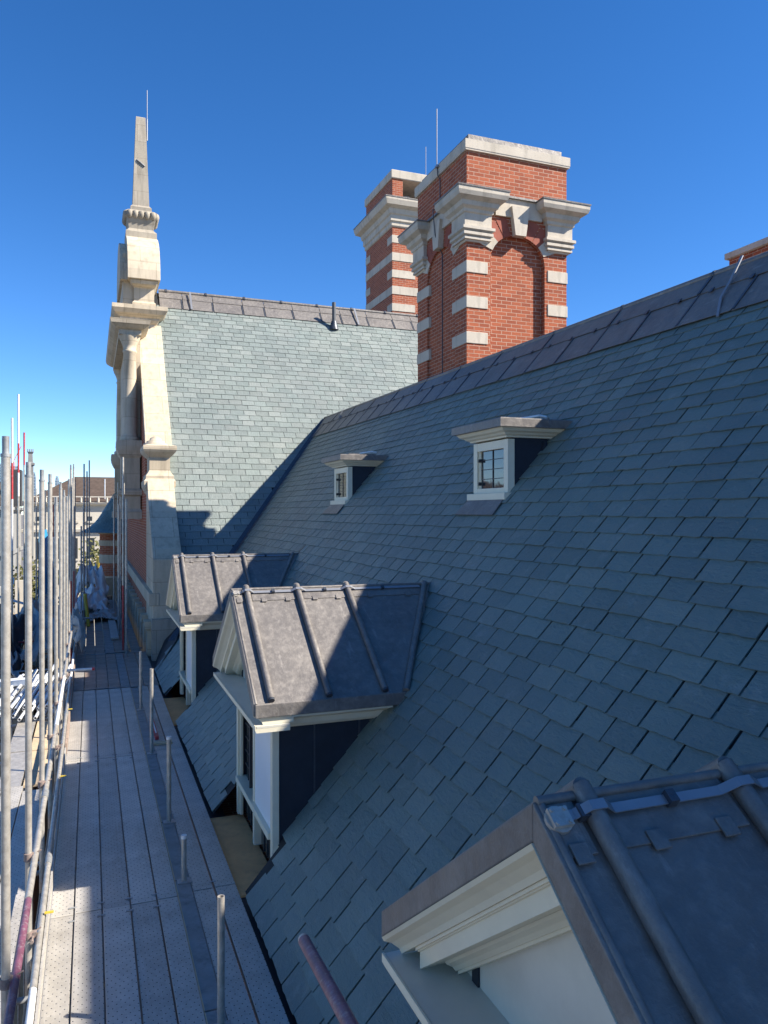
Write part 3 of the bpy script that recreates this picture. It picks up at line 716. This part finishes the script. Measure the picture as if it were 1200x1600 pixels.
for k in range(5):
    for (dx, dy) in ((1, 0), (0, 1)):
        t = -.36+k*.18
        for s in (-1, 1):
            ob.lathe(ox+(t if dx else s*.47), GY+(t if dy else s*.47), [(.03, 9.48), (.08, 9.53), (.10, 9.61), (.08, 9.70), (.03, 9.73)], 8)
obk = obj('obelisk', ob, B, label='slender tapering stone obelisk on the gable top')
r_ = MB('tape').tube((1.73, GY-.1, 12.2), (1.73, GY-.1, 13.85), .014, 6); r_.tube((1.73, GY-.1, 12.2), (1.73, GY-.1, 12.9), .024, 6); obj('lightning_rod', r_, obk)
mk = MB('galvd')
for k in range(5): mk.tube((ox-.13+.045*k, GY-.215, 11.48-.03*k), (ox-.06+.045*k, GY-.24, 11.42-.035*k), .022, 6)
obj('carved_emblem', mk, obk)

# turret
tx, ty = 1.2, 35.6
tb = MB('stone'); zs = [-24, -3.0, -2.62, -2.2, -1.95, -1.5, -1.0, -.85]
for i, (a, b) in enumerate(zip([-4.6, -2.75, -2.2, -1.83, -1.45, -1.22], [-2.75, -2.2, -1.83, -1.45, -1.22, -.95])):
    tb.cur = 'brick' if i in (1, 3, 5) else 'stone'
    if i == 0: tb.lathe(tx, ty, [(.84, -24), (.84, b)], 28)
    else: tb.lathe(tx, ty, [(.84 if i in (1, 3, 5) else .87, a), (.84 if i in (1, 3, 5) else .87, b)], 28)
tb.cur = 'stone'; tb.lathe(tx, ty, [(.86, -.96), (.95, -.9), (1.0, -.84)], 28)
tu = obj('turret', tb, B, label='round banded brick turret beyond the gable')
rr = [(1.62, -.86), (1.46, -.78), (1.30, -.68), (1.15, -.57), (1.02, -.45), (.89, -.29), (.78, -.12), (.66, .08), (.55, .28), (.44, .46), (.33, .65), (.23, .80), (.14, .95), (.02, 1.1)]
tr = MB('slate'); rn = random.Random(8)
for k, ((ra, za), (rb, zb_)) in enumerate(zip(rr, rr[1:])):
    for half in (0, 1):
        r0, z0_, r1, z1_ = (ra, za, (ra+rb)/2, (za+zb_)/2) if half == 0 else ((ra+rb)/2, (za+zb_)/2, rb, zb_)
        nn = max(8, int(2*math.pi*r0/.26)); of = rn.random()
        for i in range(nn):
            a0, a1 = 2*math.pi*(i+of)/nn+.004/r0, 2*math.pi*(i+1+of)/nn-.004/r0; o1 = .012+rn.uniform(0, .012)
            P = lambda r_, a_, z_: (tx+r_*math.cos(a_), ty+r_*math.sin(a_), z_)
            tr.add([P(r0+o1+.02, a0, z0_-.01), P(r0+o1+.02, a1, z0_-.01), P(r1+.01, a1, z1_), P(r1+.01, a0, z1_), P(r0, a0, z0_-.02), P(r0, a1, z0_-.02)], [(0, 1, 2, 3), (4, 5, 1, 0)])
tr.cur = 'under'; tr.lathe(tx, ty, [(q_[0]-.01, q_[1]-.01) for q_ in rr[:-1]]+[(.01, 1.08)], 24)
obj('turret_roof', tr, tu, uv=False)
for a in (200, 235, 270): 
    c_, s_ = math.cos(R(a)), math.sin(R(a)); q = [(tx+c_*.80-s_*t*.16, ty+s_*.80+c_*t*.16) for t in (-1, 1)]
    g_ = MB('glass'); g_.ext([(q[0][0], q[0][1], -3.9), (q[1][0], q[1][1], -3.9), (q[1][0], q[1][1], -2.95), (q[0][0], q[0][1], -2.95)], (c_*.09, s_*.09, 0)); obj('window_pane', g_, tu)

# facade below the eaves and body of the building (closed so that it stands from the side too)
bd = MB('brick').box(EX+.12, 13, -3, 18.9, GZ, pm(EX)-.25); bd.box(1.5, 21, 18.9, 36, GZ, -7.05); bd.box(2.0, 21, 19.2, 34, -7, -1.3) 
obj('wall', bd, B)
ev = MB('black').box(EX-.10, EX+.14, -3, 19.2, pm(EX)-.3, pm(EX)-.06); obj('eaves_gutter', ev, B)
f = MB('black').add([(1.35, 17.0, -3.3), (1.75, 17.3, -2.8), (2.1, 18.2, -2.4), (1.6, 18.6, -3.0), (1.35, 18.5, -3.6), (2.0, 18.0, -2.35)], [(0, 1, 2, 3, 4), (1, 5, 2)]); obj('loose_membrane', f, B)

# ---------------------------------------------------------------- scaffold
SC = empty('scaffold', (-.45, 12, GZ), 'tube and fitting scaffold with tall steel standards around the walkway', 'scaffold')
TR = .0242
rnd = random.Random(11)
def pole(x, y, z0, z1, mats=None, nm_='standard', spigot=True, lean=0):
    m = MB('galv')
    segs = mats or [('galv', z1)]
    a = z0
    for mt, b in segs:
        m.cur = mt; m.tube((x+lean*(a-z0), y, a), (x+lean*(b-z0), y, b), TR, 12); a = b
    if spigot:
        m.cur = 'galvd'; m.tube((x+lean*(a-z0), y, a), (x+lean*(a-z0), y, a+.10), .019, 10); m.tube((x+lean*(a-z0), y, a-.012), (x+lean*(a-z0), y, a+.006), .027, 10)
    return obj(nm_, m, SC)
def coupler(x, y, z, par=None):
    m = MB('rust'); m.tube((x, y, z-.028), (x, y, z+.028), .032, 8); m.box(x-.01, x+.055, y-.022, y+.022, z-.022, z+.022)
    m.tube((x+.03, y-.03, z), (x+.03, y-.10, z), .008, 6); m.tube((x+.03, y-.095, z), (x+.03, y-.115, z), .014, 6)
    m.tube((x+.02, y+.02, z), (x+.085, y+.03, z+.03), .006, 6)
    return obj('coupler', m, par or SC)
ys = [4.62+1.62*k for k in range(13)]
tops = [.31, .27, .30, .33, .10, .36, .28, .2, .6, 1.0, .75, 1.2, .9, .7, .5]
for k, (y, t) in enumerate(zip(ys, tops)):
    pole(-.43-.0*k, y+rnd.uniform(-.06, .06), GZ if k % 2 else -9, t, [('galv', t)] if k not in (9, 11) else [('red', -1.6), ('galv', t)])
    coupler(-.43, y, -.75*H)
    if k % 3 == 1: coupler(-.43, y, -.92*H)
# outer row
for k, (y, t, mats) in enumerate(((19.9, 2.2, [('galv', -.9), ('wht', .3), ('red', 1.15), ('wht', 2.2)]), (21.6, 3.0, [('galv', .4), ('wht', 1.0), ('red', 1.75), ('wht', 3.0)]), (23.4, 2.2, [('galv', 1.3), ('red', 2.2)]),
        (12.0, -1.3, None), (14.6, -1.1, None), (17.0, -.9, [('galv', -2.0), ('wht', -.9)]), (26, .7, None), (28.5, .2, None), (31, .6, None), (34, .9, None))):
    pole(-1.72, y, -16, t, mats, spigot=False)
for k in range(6):
    pole(rnd.uniform(-3.6, -1.0), rnd.uniform(22, 42), -12, rnd.uniform(-3.2, 1.0), [('galvd', rnd.uniform(-8, -5)), ('galv' if k % 3 else 'wht', rnd.uniform(-3, -1)), ('red' if k % 4 == 0 else 'galv', rnd.uniform(-.8, .9))], spigot=False)
for x, y, z in ((-.20, 26.5, 1.55), (-.12, 28.3, 1.4), (-.05, 30.2, 1.9), (-.25, 23.4, -.4), (-.2, 25, .2)):
    pole(x, y, -10, z, [('galvd', z)] if z > 1 else [('galvd', z)], spigot=False)
# inner posts beside the roof
for k, (y, t) in enumerate(((5.1, -.743*H), (7.25, -.882*H), (8.7, -.732*H), (11.25, -.648*H), (13.8, -.703*H))):
    m = MB('galv').tube((.80, y, DZ-.6), (.80, y, t), TR, 14, hollow=(k in (0, 3)))
    if k in (1, 2): m.cur = 'wht'; m.tube((.80, y, t), (.80, y, t+.03), .028, 14)
    m.cur = 'galvd'; m.box(.74, .87, y-.05, y+.05, DZ+.002, DZ+.015)
    obj('standard', m, SC)
for k, (x, y, t) in enumerate(((.78, 19.0, .3), (.74, 19.9, 1.35), (.80, 21, .75), (.72, 22.3, .2), (.80, 23.4, .45), (.78, 24.7, .9), (.70, 26.2, .5))):
    pole(x, y, DZ-.5, t, [('red' if k == 1 else 'galvd', -1.8), ('galv', t)], spigot=False)
# ledgers
obj('lower_lift', MB('plainb').box(-.42, 1.25, 2, 33, DZ-2.02, DZ-1.98), SC)
for x, z, mats in ((-.385, -.75*H, ('purple', 'galv', 'galv', 'wht', 'galv', 'galv', 'galv', 'red', 'galv')), (-.355, -.925*H, ('wht', 'galv', 'galv', 'galv', 'galv', 'wht', 'galv', 'galv', 'galv'))):
    a = 3.1
    for k, mt in enumerate(mats):
        L = (2.45, 2.0, 2.4, 3.0, 2.6, 2.9, 3.4, 4.0, 4.0)[k]
        m = MB(mt).tube((x, a, z), (x, a+L-.01, z), TR, 12)
        if k in (2, 4): m.cur = 'galvd'; m.tube((x, a-.09, z), (x, a+.09, z), .031, 10)
        obj('ledger', m, SC); a += L
t = MB('wht').tube((-.55, 14.6, -.82*H), (.02, 14.6, -.82*H), TR, 12); t.cur = 'red'; t.tube((.02, 14.6, -.82*H), (.07, 14.6, -.82*H), .028, 12); obj('transom', t, SC)
for y in (6.5, 9.8, 13.1): obj('brace_clip', MB('yellow').box(-.335, -.27, y, y+.025, -.925*H+.026, -.925*H+.036), SC)
for k in range(9): obj('transom', MB('galvd').tube((-1.9, 4+k*2.1, DZ-.12), (1.25, 4+k*2.1, DZ-.12), TR, 10), SC)
for k in range(8): obj('transom', MB('alu' if k % 2 else 'galv').tube((-2.1, 7.2+k*1.05, DZ-.35-.04*(k % 3)), (-.5, 7.6+k*1.05+.2*(k % 2), DZ-.3), TR, 10), SC)
for x in (-.43, -1.72): obj('ledger', MB('galvd').tube((x, 2, DZ-.2), (x, 34, DZ-.2), TR, 10), SC)
tb_ = MB('perf').box(-.335, -.318, 3.2, 11.4, DZ+.02, DZ+.17); obj('toe_board', tb_, SC)
tb_ = MB('timber').box(-.335, -.31, 11.6, 30, DZ+.02, DZ+.17); obj('toe_board', tb_, SC)

# ---------------------------------------------------------------- walkway boards: each one a thing
ORD = ['first', 'second', 'third', 'fourth', 'fifth', 'sixth', 'seventh']
rows = [(2.7, 7.0), (7.0, 11.3), (11.3, 15.7)]
RN = ['nearest row', 'second row', 'third row, where the steel ends']
cols = [(-.0958, -.039), (-.039, .027), (.027, .0948), (.0948, .16), (.16, .2127)]
for ri, (a, b) in enumerate(rows):
    for ci, (u, v) in enumerate(cols):
        x0, x1 = u*H+.006, v*H-.006; j = rnd.uniform(-.004, .004); y0, y1 = a+.008, b-.008; z = DZ+rnd.uniform(-.004, .004)
        m = MB('perf').box(x0, x1, y0, y1, z-.055, z)
        m.cur = 'galvd'
        for yy in (y0+.09, y1-.12):
            m.box(x1-.035, x1+.03, yy, yy+.022, z+.001+.003*((ci+ri) % 2), z+.007+.003*((ci+ri) % 2)) if ci < 4 else None
        obj('scaffold_board', m, label='perforated steel board, %s from the guard rail, %s' % (ORD[ci], RN[ri]), cat='scaffold board', group='perforated steel boards of the walkway', bevel=.003)
for ri, (a, b) in enumerate(((2.7, 7.05), (7.05, 11.4), (11.4, 15.7))):
    for ci, (u, v) in enumerate(((.251, .3075), (.3085, .366))):
        z = DZ-.002+.003*ci
        m = MB('perf').box(u*H+.005, v*H-.008, a+.008, b-.008, z-.055, z); m.cur = 'galvd'; 
        if ci == 0: m.box(v*H-.03, v*H+.03, a+.1, a+.12, z+.003, z+.009)
        obj('scaffold_board', m, label='perforated steel board %s, %s' % (('beside the short posts', 'along the slate eaves')[ci], RN[ri]), cat='scaffold board', group='perforated steel boards of the walkway', bevel=.003)
infs = [(2.9, 5.3), (5.32, 7.28), (7.3, 8.7), (8.72, 11.25), (11.27, 13.7), (13.72, 15.6)]
for k, (a, b) in enumerate(infs):
    z = DZ+.004
    m = MB('plainb').box(.2127*H+.004, .251*H-.002, a, b, z-.03, z); m.cur = 'wood'; m.box(.2127*H-.004, .2127*H+.004, a, b, z-.03, z+.002)
    obj('infill_board', m, label='narrow plain dark board between the steel boards, %s from the camera' % ORD[k], cat='infill board', group='narrow dark infill boards')
tc = [(-.0958, -.035), (-.035, .03), (.03, .095), (.095, .16), (.16, .2127), (.2127, .29), (.29, .37)]
trow = [(15.7, 19.6), (19.6, 23.5), (23.5, 27.4), (27.4, 31.5)]
for ri, (a, b) in enumerate(trow):
    for ci, (u, v) in enumerate(tc):
        if ci > 4 and ri > 0: u -= .02; v -= .03
        z = DZ+rnd.uniform(-.006, .01); y0 = a+rnd.uniform(0, .05); yb = b-.01-rnd.uniform(0, .04)
        m = MB('timber' if (ci+ri) % 4 else 'plainb').box(u*H+.007, v*H-.007, y0, yb, z-.038, z); m.cur = 'galvd'
        for yy in (y0, yb-.03): m.box(u*H+.004, v*H-.004, yy, yy+.03, z-.04, z+.002)
        obj('timber_board', m, label='weathered timber board, %s from the guard rail, %s past the steel' % (ORD[ci], ('first row', 'second row', 'third row', 'last row')[ri]), cat='timber board', group='timber boards of the far walkway')
m = MB('perf').box(.50, .70, 21.5, 25.4, DZ+.03, DZ+.075); obj('spare_board', m, label='loose blue-grey board lying on the far timber walkway', cat='scaffold board')
# outer platform
for k, (x0, y0, y1, mt) in enumerate(((-.78, 5.0, 10.4, 'perf'), (-1.02, 4.6, 10.6, 'perf'), (-1.26, 4.4, 10.5, 'perf'), (-1.50, 4.4, 10.5, 'perf'))):
    m = MB(mt).box(x0, x0+.228, y0, y1, DZ-.08, DZ-.03)
    obj('scaffold_board', m, label='perforated steel board of the outer platform, %s out from the guard rail' % ORD[k], cat='scaffold board', group='boards of the outer platform')
for k, (x0, y0, y1) in enumerate(((-.80, 10.7, 12.2), (-.82, 12.25, 13.9), (-1.1, 10.7, 12.2), (-1.12, 12.25, 13.9))):
    m = MB('wood' if k < 2 else 'galv').box(x0, x0+.27, y0, y1, DZ-.09, DZ-.06)
    obj('platform_board', m, label=('pale orange wooden strip on the outer platform, %s' if k < 2 else 'pale metal sheet on the outer platform, %s') % ('nearer' if k % 2 == 0 else 'farther'), cat='board')
# pile of loose tubes
for k in range(26):
    r0 = k % 9; lay = k//9
    x = -1.55+r0*.115+lay*.03+rnd.uniform(-.015, .015); z = DZ+.02+lay*.062; y = 14.0+rnd.uniform(-.25, .25)
    L = rnd.uniform(1.9, 2.8); dx = .28+rnd.uniform(-.05, .05); up = .12+rnd.uniform(-.02, .05)
    m = MB('alu').tube((x, y, z), (x+dx, y+L, z+up), .027, 12, hollow=True)
    if k in (4, 13): m.cur = 'red'; m.tube((x+dx*.5, y+L*.5, z+up*.5), (x+dx*.62, y+L*.62, z+up*.62), .0285, 12)
    obj('loose_tube', m, label='pale steel tube with a red band, in the %s layer of the loose pile' % ('bottom', 'middle', 'top')[lay] if k in (4, 13) else 'pale plain tube, %s from the left in the %s layer of the loose pile' % ((ORD+['eighth', 'ninth'])[r0], ('bottom', 'middle', 'top')[lay]), cat='scaffold tube', group='loose tubes with a red band' if k in (4, 13) else 'loose pile of pale tubes')
m = MB('sheet').hexa([(-1.75, 15.8, DZ+.15), (-1.1, 15.4, DZ+.25), (-1.05, 15.6, DZ+.25), (-1.7, 16.1, DZ+.15), (-1.75, 15.8, DZ+.25), (-1.1, 15.4, DZ+.35), (-1.05, 15.6, DZ+.35), (-1.7, 16.1, DZ+.25)])
obj('white_plank', m, label='thick white plank lying across the tubes', cat='plank')
# near tube over the slates, bracket, level, offcut, plywood
m = MB('purple').tube((.80, 2.99, -.506*H), (.69, 1.35, -.42*H), .0245, 16); m.cur = 'galv'; m.tube((.80, 2.99, -.506*H), (.803, 3.01, -.507*H), .0235, 16)
obj('painted_tube', m, label='purple and red painted tube pointing over the slates at the bottom edge', cat='scaffold tube')
P = Vector((1.42, 4.45, pm(1.42)))+nm*.06
m = MB('alu').hexa([P+Vector((a, b, c)) for c in (0, .035) for a, b in ((-.09, -.10), (.06, .05), (.045, .065), (-.105, -.085))]); m.box(P.x-.11, P.x-.08, P.y-.11, P.y-.06, P.z-.06, P.z+.03)
obj('metal_bracket', m, label='small shiny metal bracket on the lowest slates by the walkway', cat='bracket')
m = MB('red').box(.90, .95, 11.9, 13.1, DZ+.005, DZ+.055); m.cur = 'wht'; m.box(.915, .935, 12.1, 12.9, DZ+.055, DZ+.058)
obj('spirit_level', m, label='red level lying on the boards by the posts', cat='level')
m = MB('wood').box(.86, 1.12, 11.62, 11.72, DZ+.005, DZ+.035); obj('wood_offcut', m, label='short wooden batten in front of the red level', cat='batten')
for k, yc in enumerate(dorm_y[1:]):
    m = MB('ply').box(1.22, 1.62, yc-.93, yc+.93, DZ-.06, DZ-.04)
    obj('plywood_panel', m, label='bare plywood panel at the foot of the %s dormer' % ('middle large', 'far large')[k], cat='plywood panel')

# crumpled sheets
def sheet(cx, cy, cz, rx, ry, hz, mat, label, cat='tarpaulin', seed=0, droop=0):
    r = random.Random(seed); n = 36; vs = []; ph = [r.uniform(0, 6.28) for _ in range(8)]
    for i in range(n+1):
        for j in range(n+1):
            u, v = i/n*2-1, j/n*2-1; d = max(0, 1-(u*u+v*v)*.55)
            z = hz*d*(.55+.25*math.sin(3.1*u+ph[0])*math.cos(2.7*v+ph[1])+.25*abs(math.sin(5*u+3*v+ph[2]))+.2*abs(math.sin(7*v-4*u+ph[3])))+hz*.12*math.sin(13*u+5*v+ph[6])*math.sin(11*v+ph[7])+.05*abs(math.sin(17*(u-v)+ph[2]))
            k = 1+.18*math.sin(4*math.atan2(v, u)+ph[4])
            vs.append((cx+rx*u*k+.06*math.sin(9*v+ph[5]), cy+ry*v*k, cz+z))
    m = MB(mat).add(vs, [(i*(n+1)+j, (i+1)*(n+1)+j, (i+1)*(n+1)+j+1, i*(n+1)+j+1) for i in range(n) for j in range(n)])
    o = obj('sheet', m, label=label, cat=cat); o.data.polygons.foreach_set('use_smooth', [True]*len(o.data.polygons)); md = o.modifiers.new('thickness', 'SOLIDIFY'); md.thickness = .012
    return o
sheet(.0, 27.6, DZ+.05, .48, 1.3, .75, 'sheet', 'crumpled white sheet heaped on the far end of the walkway', seed=1)
sheet(.35, 26.0, DZ+.03, .5, .9, .22, 'sheetd', 'flat grey-white sheet spilling over the far boards', seed=2)
sheet(-.02, 30.2, DZ+.2, .5, .9, 1.45, 'sheet', 'tall white wrapped heap in front of the turret', cat='wrapped heap', seed=3)
sheet(-.32, 18.9, DZ+.25, .17, .5, .85, 'sheetd', 'dirty white bag hanging on the guard rail', cat='sack', seed=4)
sheet(-1.0, 21.5, DZ-.3, .55, 1.6, 1.0, 'sheetd', 'grey sheet slung behind the tube pile', seed=5)
sheet(-1.75, 19.4, DZ-.35, .32, .9, .6, 'sheetd', 'white sheet beyond the tube pile at the left', seed=6)
m = MB('blue').ext([(-1.95, 33, -3.9), (-1.5, 33.3, -3.9), (-1.62, 33.2, -2.4), (-1.9, 33, -.7)], (.25, .6, 0)); obj('blue_tarpaulin', m, label='blue tarpaulin hanging among the far poles', cat='tarpaulin')
m = MB('yellow').tube((.42, 44, -6), (.45, 44, -2.4), .17, 8); obj('yellow_duct', m, label='yellow vertical duct in front of the pale building', cat='duct')
m = MB('yellow').tube((-.06, 24.3, DZ+.02), (-.16, 24.6, DZ+.95), .05, 8); obj('yellow_post', m, label='yellow plastic post leaning on the guard rail', cat='post')
m = MB('orange').box(.08, .42, 31.4, 31.5, -2.95, -2.3); obj('orange_panel', m, label='small orange panel behind the white sheets', cat='panel')
m = MB('wood').box(.55, .95, 32.2, 32.3, -3.3, -2.6); obj('wooden_crate', m, label='pale wooden box beside the turret foot', cat='box')

sheet(-2.2, 21.5, DZ-.4, .8, 2.6, 1.3, 'black', 'black netting heaped beyond the tall poles', cat='netting', seed=12)
sheet(-3.6, 27, DZ-.9, 1.4, 3.0, 1.6, 'black', 'dark debris netting spread over the far lifts', cat='netting', seed=13)
sheet(-1.4, 25.5, DZ-.1, .6, 1.8, .9, 'sheetd', 'grey dust sheet draped over tubes past the netting', cat='dust sheet', seed=14)
rp_ = random.Random(21); pk = []
for k in range(16):
    x = rp_.uniform(-4.2, -.9); y = rp_.uniform(18, 32); z = rp_.uniform(-4.1, -2.9); a = rp_.uniform(0, 3.1); L = rp_.uniform(.5, 1.5)
    dx_, dy_ = math.cos(a)*L, math.sin(a)*L; nx_, ny_ = -math.sin(a)*.11, math.cos(a)*.11
    q = [(x-nx_, y-ny_), (x+dx_-nx_, y+dy_-ny_), (x+dx_+nx_, y+dy_+ny_), (x+nx_, y+ny_)]
    dz_ = rp_.uniform(-.3, .3); zz = [0, dz_, dz_, 0]
    pk.append((k % 6, y, [(a_, b_, z+c_) for (a_, b_), c_ in zip(q, zz)]+[(a_, b_, z+c_+.04) for (a_, b_), c_ in zip(q, zz)]))
pk.sort(key=lambda t_: (t_[0], t_[1]))
cnt = {}
for kk, y, pts in pk:
    cnt[kk] = cnt.get(kk, 0)+1
    obj('plank', MB(('wood', 'timber', 'sheet', 'red', 'ply', 'plainb')[kk]).hexa(pts), label='%s offcut plank in the clutter beyond the guard rail, %s of its colour' % (('pale wood', 'grey timber', 'white', 'red', 'orange plywood', 'dark')[kk], ('nearest', 'second nearest', 'farthest')[cnt[kk]-1]), cat='plank', group='offcut planks in the clutter')

# lower works beyond the guard rail
low = MB('rubble'); n = 30; r = random.Random(5); vs = []
for i in range(n+1):
    for j in range(n+1): vs.append((-9+7.6*i/n, 24+22*j/n, -5.6+r.uniform(-.25, .35)+.7*math.sin(i*.9)*math.cos(j*.6)))
low.add(vs, [(i*(n+1)+j, (i+1)*(n+1)+j, (i+1)*(n+1)+j+1, i*(n+1)+j+1) for i in range(n) for j in range(n)])
o = obj('rubble', low, kind='stuff', label='rough heap of sandy rubble and debris below the outer poles', cat='rubble'); md = o.modifiers.new('t', 'SOLIDIFY'); md.thickness = .4
bl = empty('site_building', (-5, 35, GZ), 'low unfinished stone structure under the far scaffold', 'building')
obj('wall', MB('rubble').box(-9, -1.5, 23.5, 46, GZ, -6.4), bl)
for k in range(5): obj('wall_stub', MB('pale').box(-8+k*1.4, -7.2+k*1.4, 45+.2*k, 46, -6.3, -4.0+.3*(k % 2)), bl)
for k in range(22):
    y = r.uniform(18, 42); x = r.uniform(-4.5, -.9); z = r.uniform(-4.8, -2.2)
    d = (r.uniform(.8, 2.4), r.uniform(-.6, .6), r.uniform(-.1, .1)) if k % 2 else (r.uniform(-.3, .3), r.uniform(2, 4), r.uniform(-.1, .1))
    obj('ledger', MB(('galv', 'galvd', 'wht', 'red')[k % 4 if k % 7 == 0 else k % 2]).tube((x, y, z), (x+d[0], y+d[1], z+d[2]), TR, 8), SC)

# ---------------------------------------------------------------- distant buildings
def at(px, py, D): return Vector(((.3567+.9342*(px-600)/1200)*D, (.9342-.3567*(px-600)/1200)*D, (800-py)/1200*D))
bA = empty('stone_building', (10, 100, GZ), 'long pale stone building with a brown tiled hipped roof in the distance', 'building')
x0, x1, y0, y1 = -6.8, 40, 92, 112; ze, zr = .95, 4.35
w1 = MB('pale').box(x0, x1, y0, y1, GZ, ze-.3); w1.rprof(x0, x1, y0, y1, [(0, ze-.3), (.5, ze-.1), (.6, ze+.1), (0, ze+.15)]); w1.rprof(x0, x1, y0, y1, [(0, -2.3), (.3, -2.2), (.35, -1.9), (0, -1.85)])
obj('wall', w1, bA)
rf = MB('clay').add([(x0-.2, y0-.2, ze+.15), (x1, y0-.2, ze+.15), (x1, 102, zr), (-1.8, 102, zr), (x0-.2, y1, ze+.15), (x1, y1, ze+.15)], [(0, 1, 2, 3), (0, 3, 4), (3, 2, 5, 4)]); obj('roof', rf, bA)
for k in range(12):
    x = x0+1.2+k*1.75
    for z, hh in ((-1.0, .5), (-5.2, 2.3), (-8.6, 2.2)):
        m = MB('dark').box(x, x+.75 if hh > 1 else x+.5, y0-.03, y0+.1, z, z+hh)
        wn = obj('window', m, bA)
        m = MB('pale').box(x-.12, x+.87, y0-.16, y0-.03, z-.2, z); obj('sill', m, wn)
bl_ = MB('pale')
for k in range(22): bl_.tube((x0+.4+k*.9, y0-.4, ze+.15), (x0+.4+k*.9, y0-.4, ze+.7), .12, 6)
bl_.box(x0, x0+20, y0-.5, y0-.3, ze+.68, ze+.8); obj('balustrade', bl_, bA)
for k in range(5): obj('flagpole', MB('alu').tube((x0+4.5+k*1.9, y0+1, ze), (x0+4.5+k*1.9, y0+1, ze+2.8+(k == 4)*1.2), .06, 6), bA)
bB = empty('stone_terrace', (-16, 84, GZ), 'grey stone terrace with a dark mansard roof and white dormers at the left', 'building')
w1 = MB('paleg').box(-40, -6.9, 76, 90, GZ, 0.2); w1.rprof(-40, -6.9, 76, 90, [(0, .0), (.4, .2), (.4, .45), (0, .5)]); w1.rprof(-40, -6.9, 76, 90, [(0, -4.0), (.25, -3.9), (.25, -3.6), (0, -3.6)]); obj('wall', w1, bB)
rf = MB('clay').rprof(-40, -6.9, 76, 90, [(-.2, .5), (-1.6, 3.0), (-4, 3.5)]); rf.cur = 'mans'; rf.box(-7.6, -6.0, 78, 80, .5, 3.9); obj('roof', rf, bB)
for k in range(10):
    x = -9.2-k*1.9
    dm = obj('dormer', MB('white').box(x, x+1.0, 75.9, 77.5, .6, 1.9), bB); obj('pane', MB('dark').box(x+.2, x+.8, 75.85, 75.95, .8, 1.6), dm)
    for z in (-3.0, -7.2, -11): obj('window', MB('dark').box(x, x+.9, 75.95, 76.1, z, z+2.1), bB)
ck = MB('paleg').rprof(-5.9, -5.35, 84, 84.6, [(0, GZ), (0, 4.6), (.12, 4.7), (.12, 4.9), (-.05, 5.0), (-.08, 5.8), (.02, 6.0)]); 
for k in range(4): ck.lathe(-5.86+.16*k, 84.3, [(.06, 6.0), (.05, 6.3)], 8)
obj('chimney_stack', ck, label='pale stone chimney stack between the terrace and the pale building', cat='chimney')
for k, (pa, pb, pt, D, lb) in enumerate(((15, 29, 728, 1100, 'blue glass tower under the red crane'), (-6, 12, 724, 1000, 'rounded grey tower at the left edge'), (50, 56, 738, 900, 'slim pale tower right of the tallest poles'), (86, 92, 744, 1000, 'small far block above the roofs'))):
    a, b = at(pa, pt, D), at(pb, pt, D); dd = b.x-a.x
    m = MB('tower').rprof(a.x, b.x, a.y, a.y+abs(dd), [(0, GZ), (0, a.z-6), (-1, a.z)])
    obj('tower_block', m, label=lb, cat='tower')
a = at(22, 722, 1050); cr = empty('tower_crane', (a.x, a.y, GZ), 'tiny red tower crane on the skyline', 'crane')
obj('mast', MB('crane').tube((a.x, a.y, GZ), (a.x, a.y, a.z), .9, 4), cr); obj('jib', MB('crane').tube((a.x-2, a.y, a.z-2), (a.x+9, a.y, a.z+22), .6, 4), cr); obj('counter_jib', MB('crane').tube((a.x, a.y, a.z-2), (a.x-5, a.y, a.z+8), .6, 4), cr)
def tree(x, y, z, h_, rad, seed, label):
    r = random.Random(seed); e = empty('tree', (x, y, GZ), label, 'tree', 'trees before the pale building')
    t = MB('bark').tube((x, y, GZ), (x, y, z-h_*.5), .3, 8, .18)
    for k in range(9):
        a = r.uniform(0, 6.28); t.tube((x, y, z-h_*.6), (x+rad*.7*math.cos(a), y+rad*.7*math.sin(a), z-r.uniform(0, h_*.3)), .1, 6, .03)
    obj('trunk', t, e); c = MB('leaf')
    for k in range(1500):
        d = Vector((r.gauss(0, .45), r.gauss(0, .45), r.gauss(0, .42))); 
        if d.length > 1.05: continue
        p = Vector((x, y, z-h_*.35))+Vector((d.x*rad, d.y*rad, d.z*h_*.6)); a = Vector((r.uniform(-1, 1), r.uniform(-1, 1), r.uniform(-1, 1))).normalized()*.16; b = a.orthogonal().normalized()*.12
        c.add([p-a, p+b, p+a, p-b], [(0, 1, 2, 3)])
    obj('crown', c, e)
tree(.6, 62, -3.2, 6, 1.9, 1, 'thin olive-brown tree left of the turret'); tree(-4.2, 66, -4.6, 5, 2.2, 2, 'low olive tree among the far poles'); tree(3.4, 66, -3.8, 6, 2.4, 3, 'olive tree half hidden behind the turret')
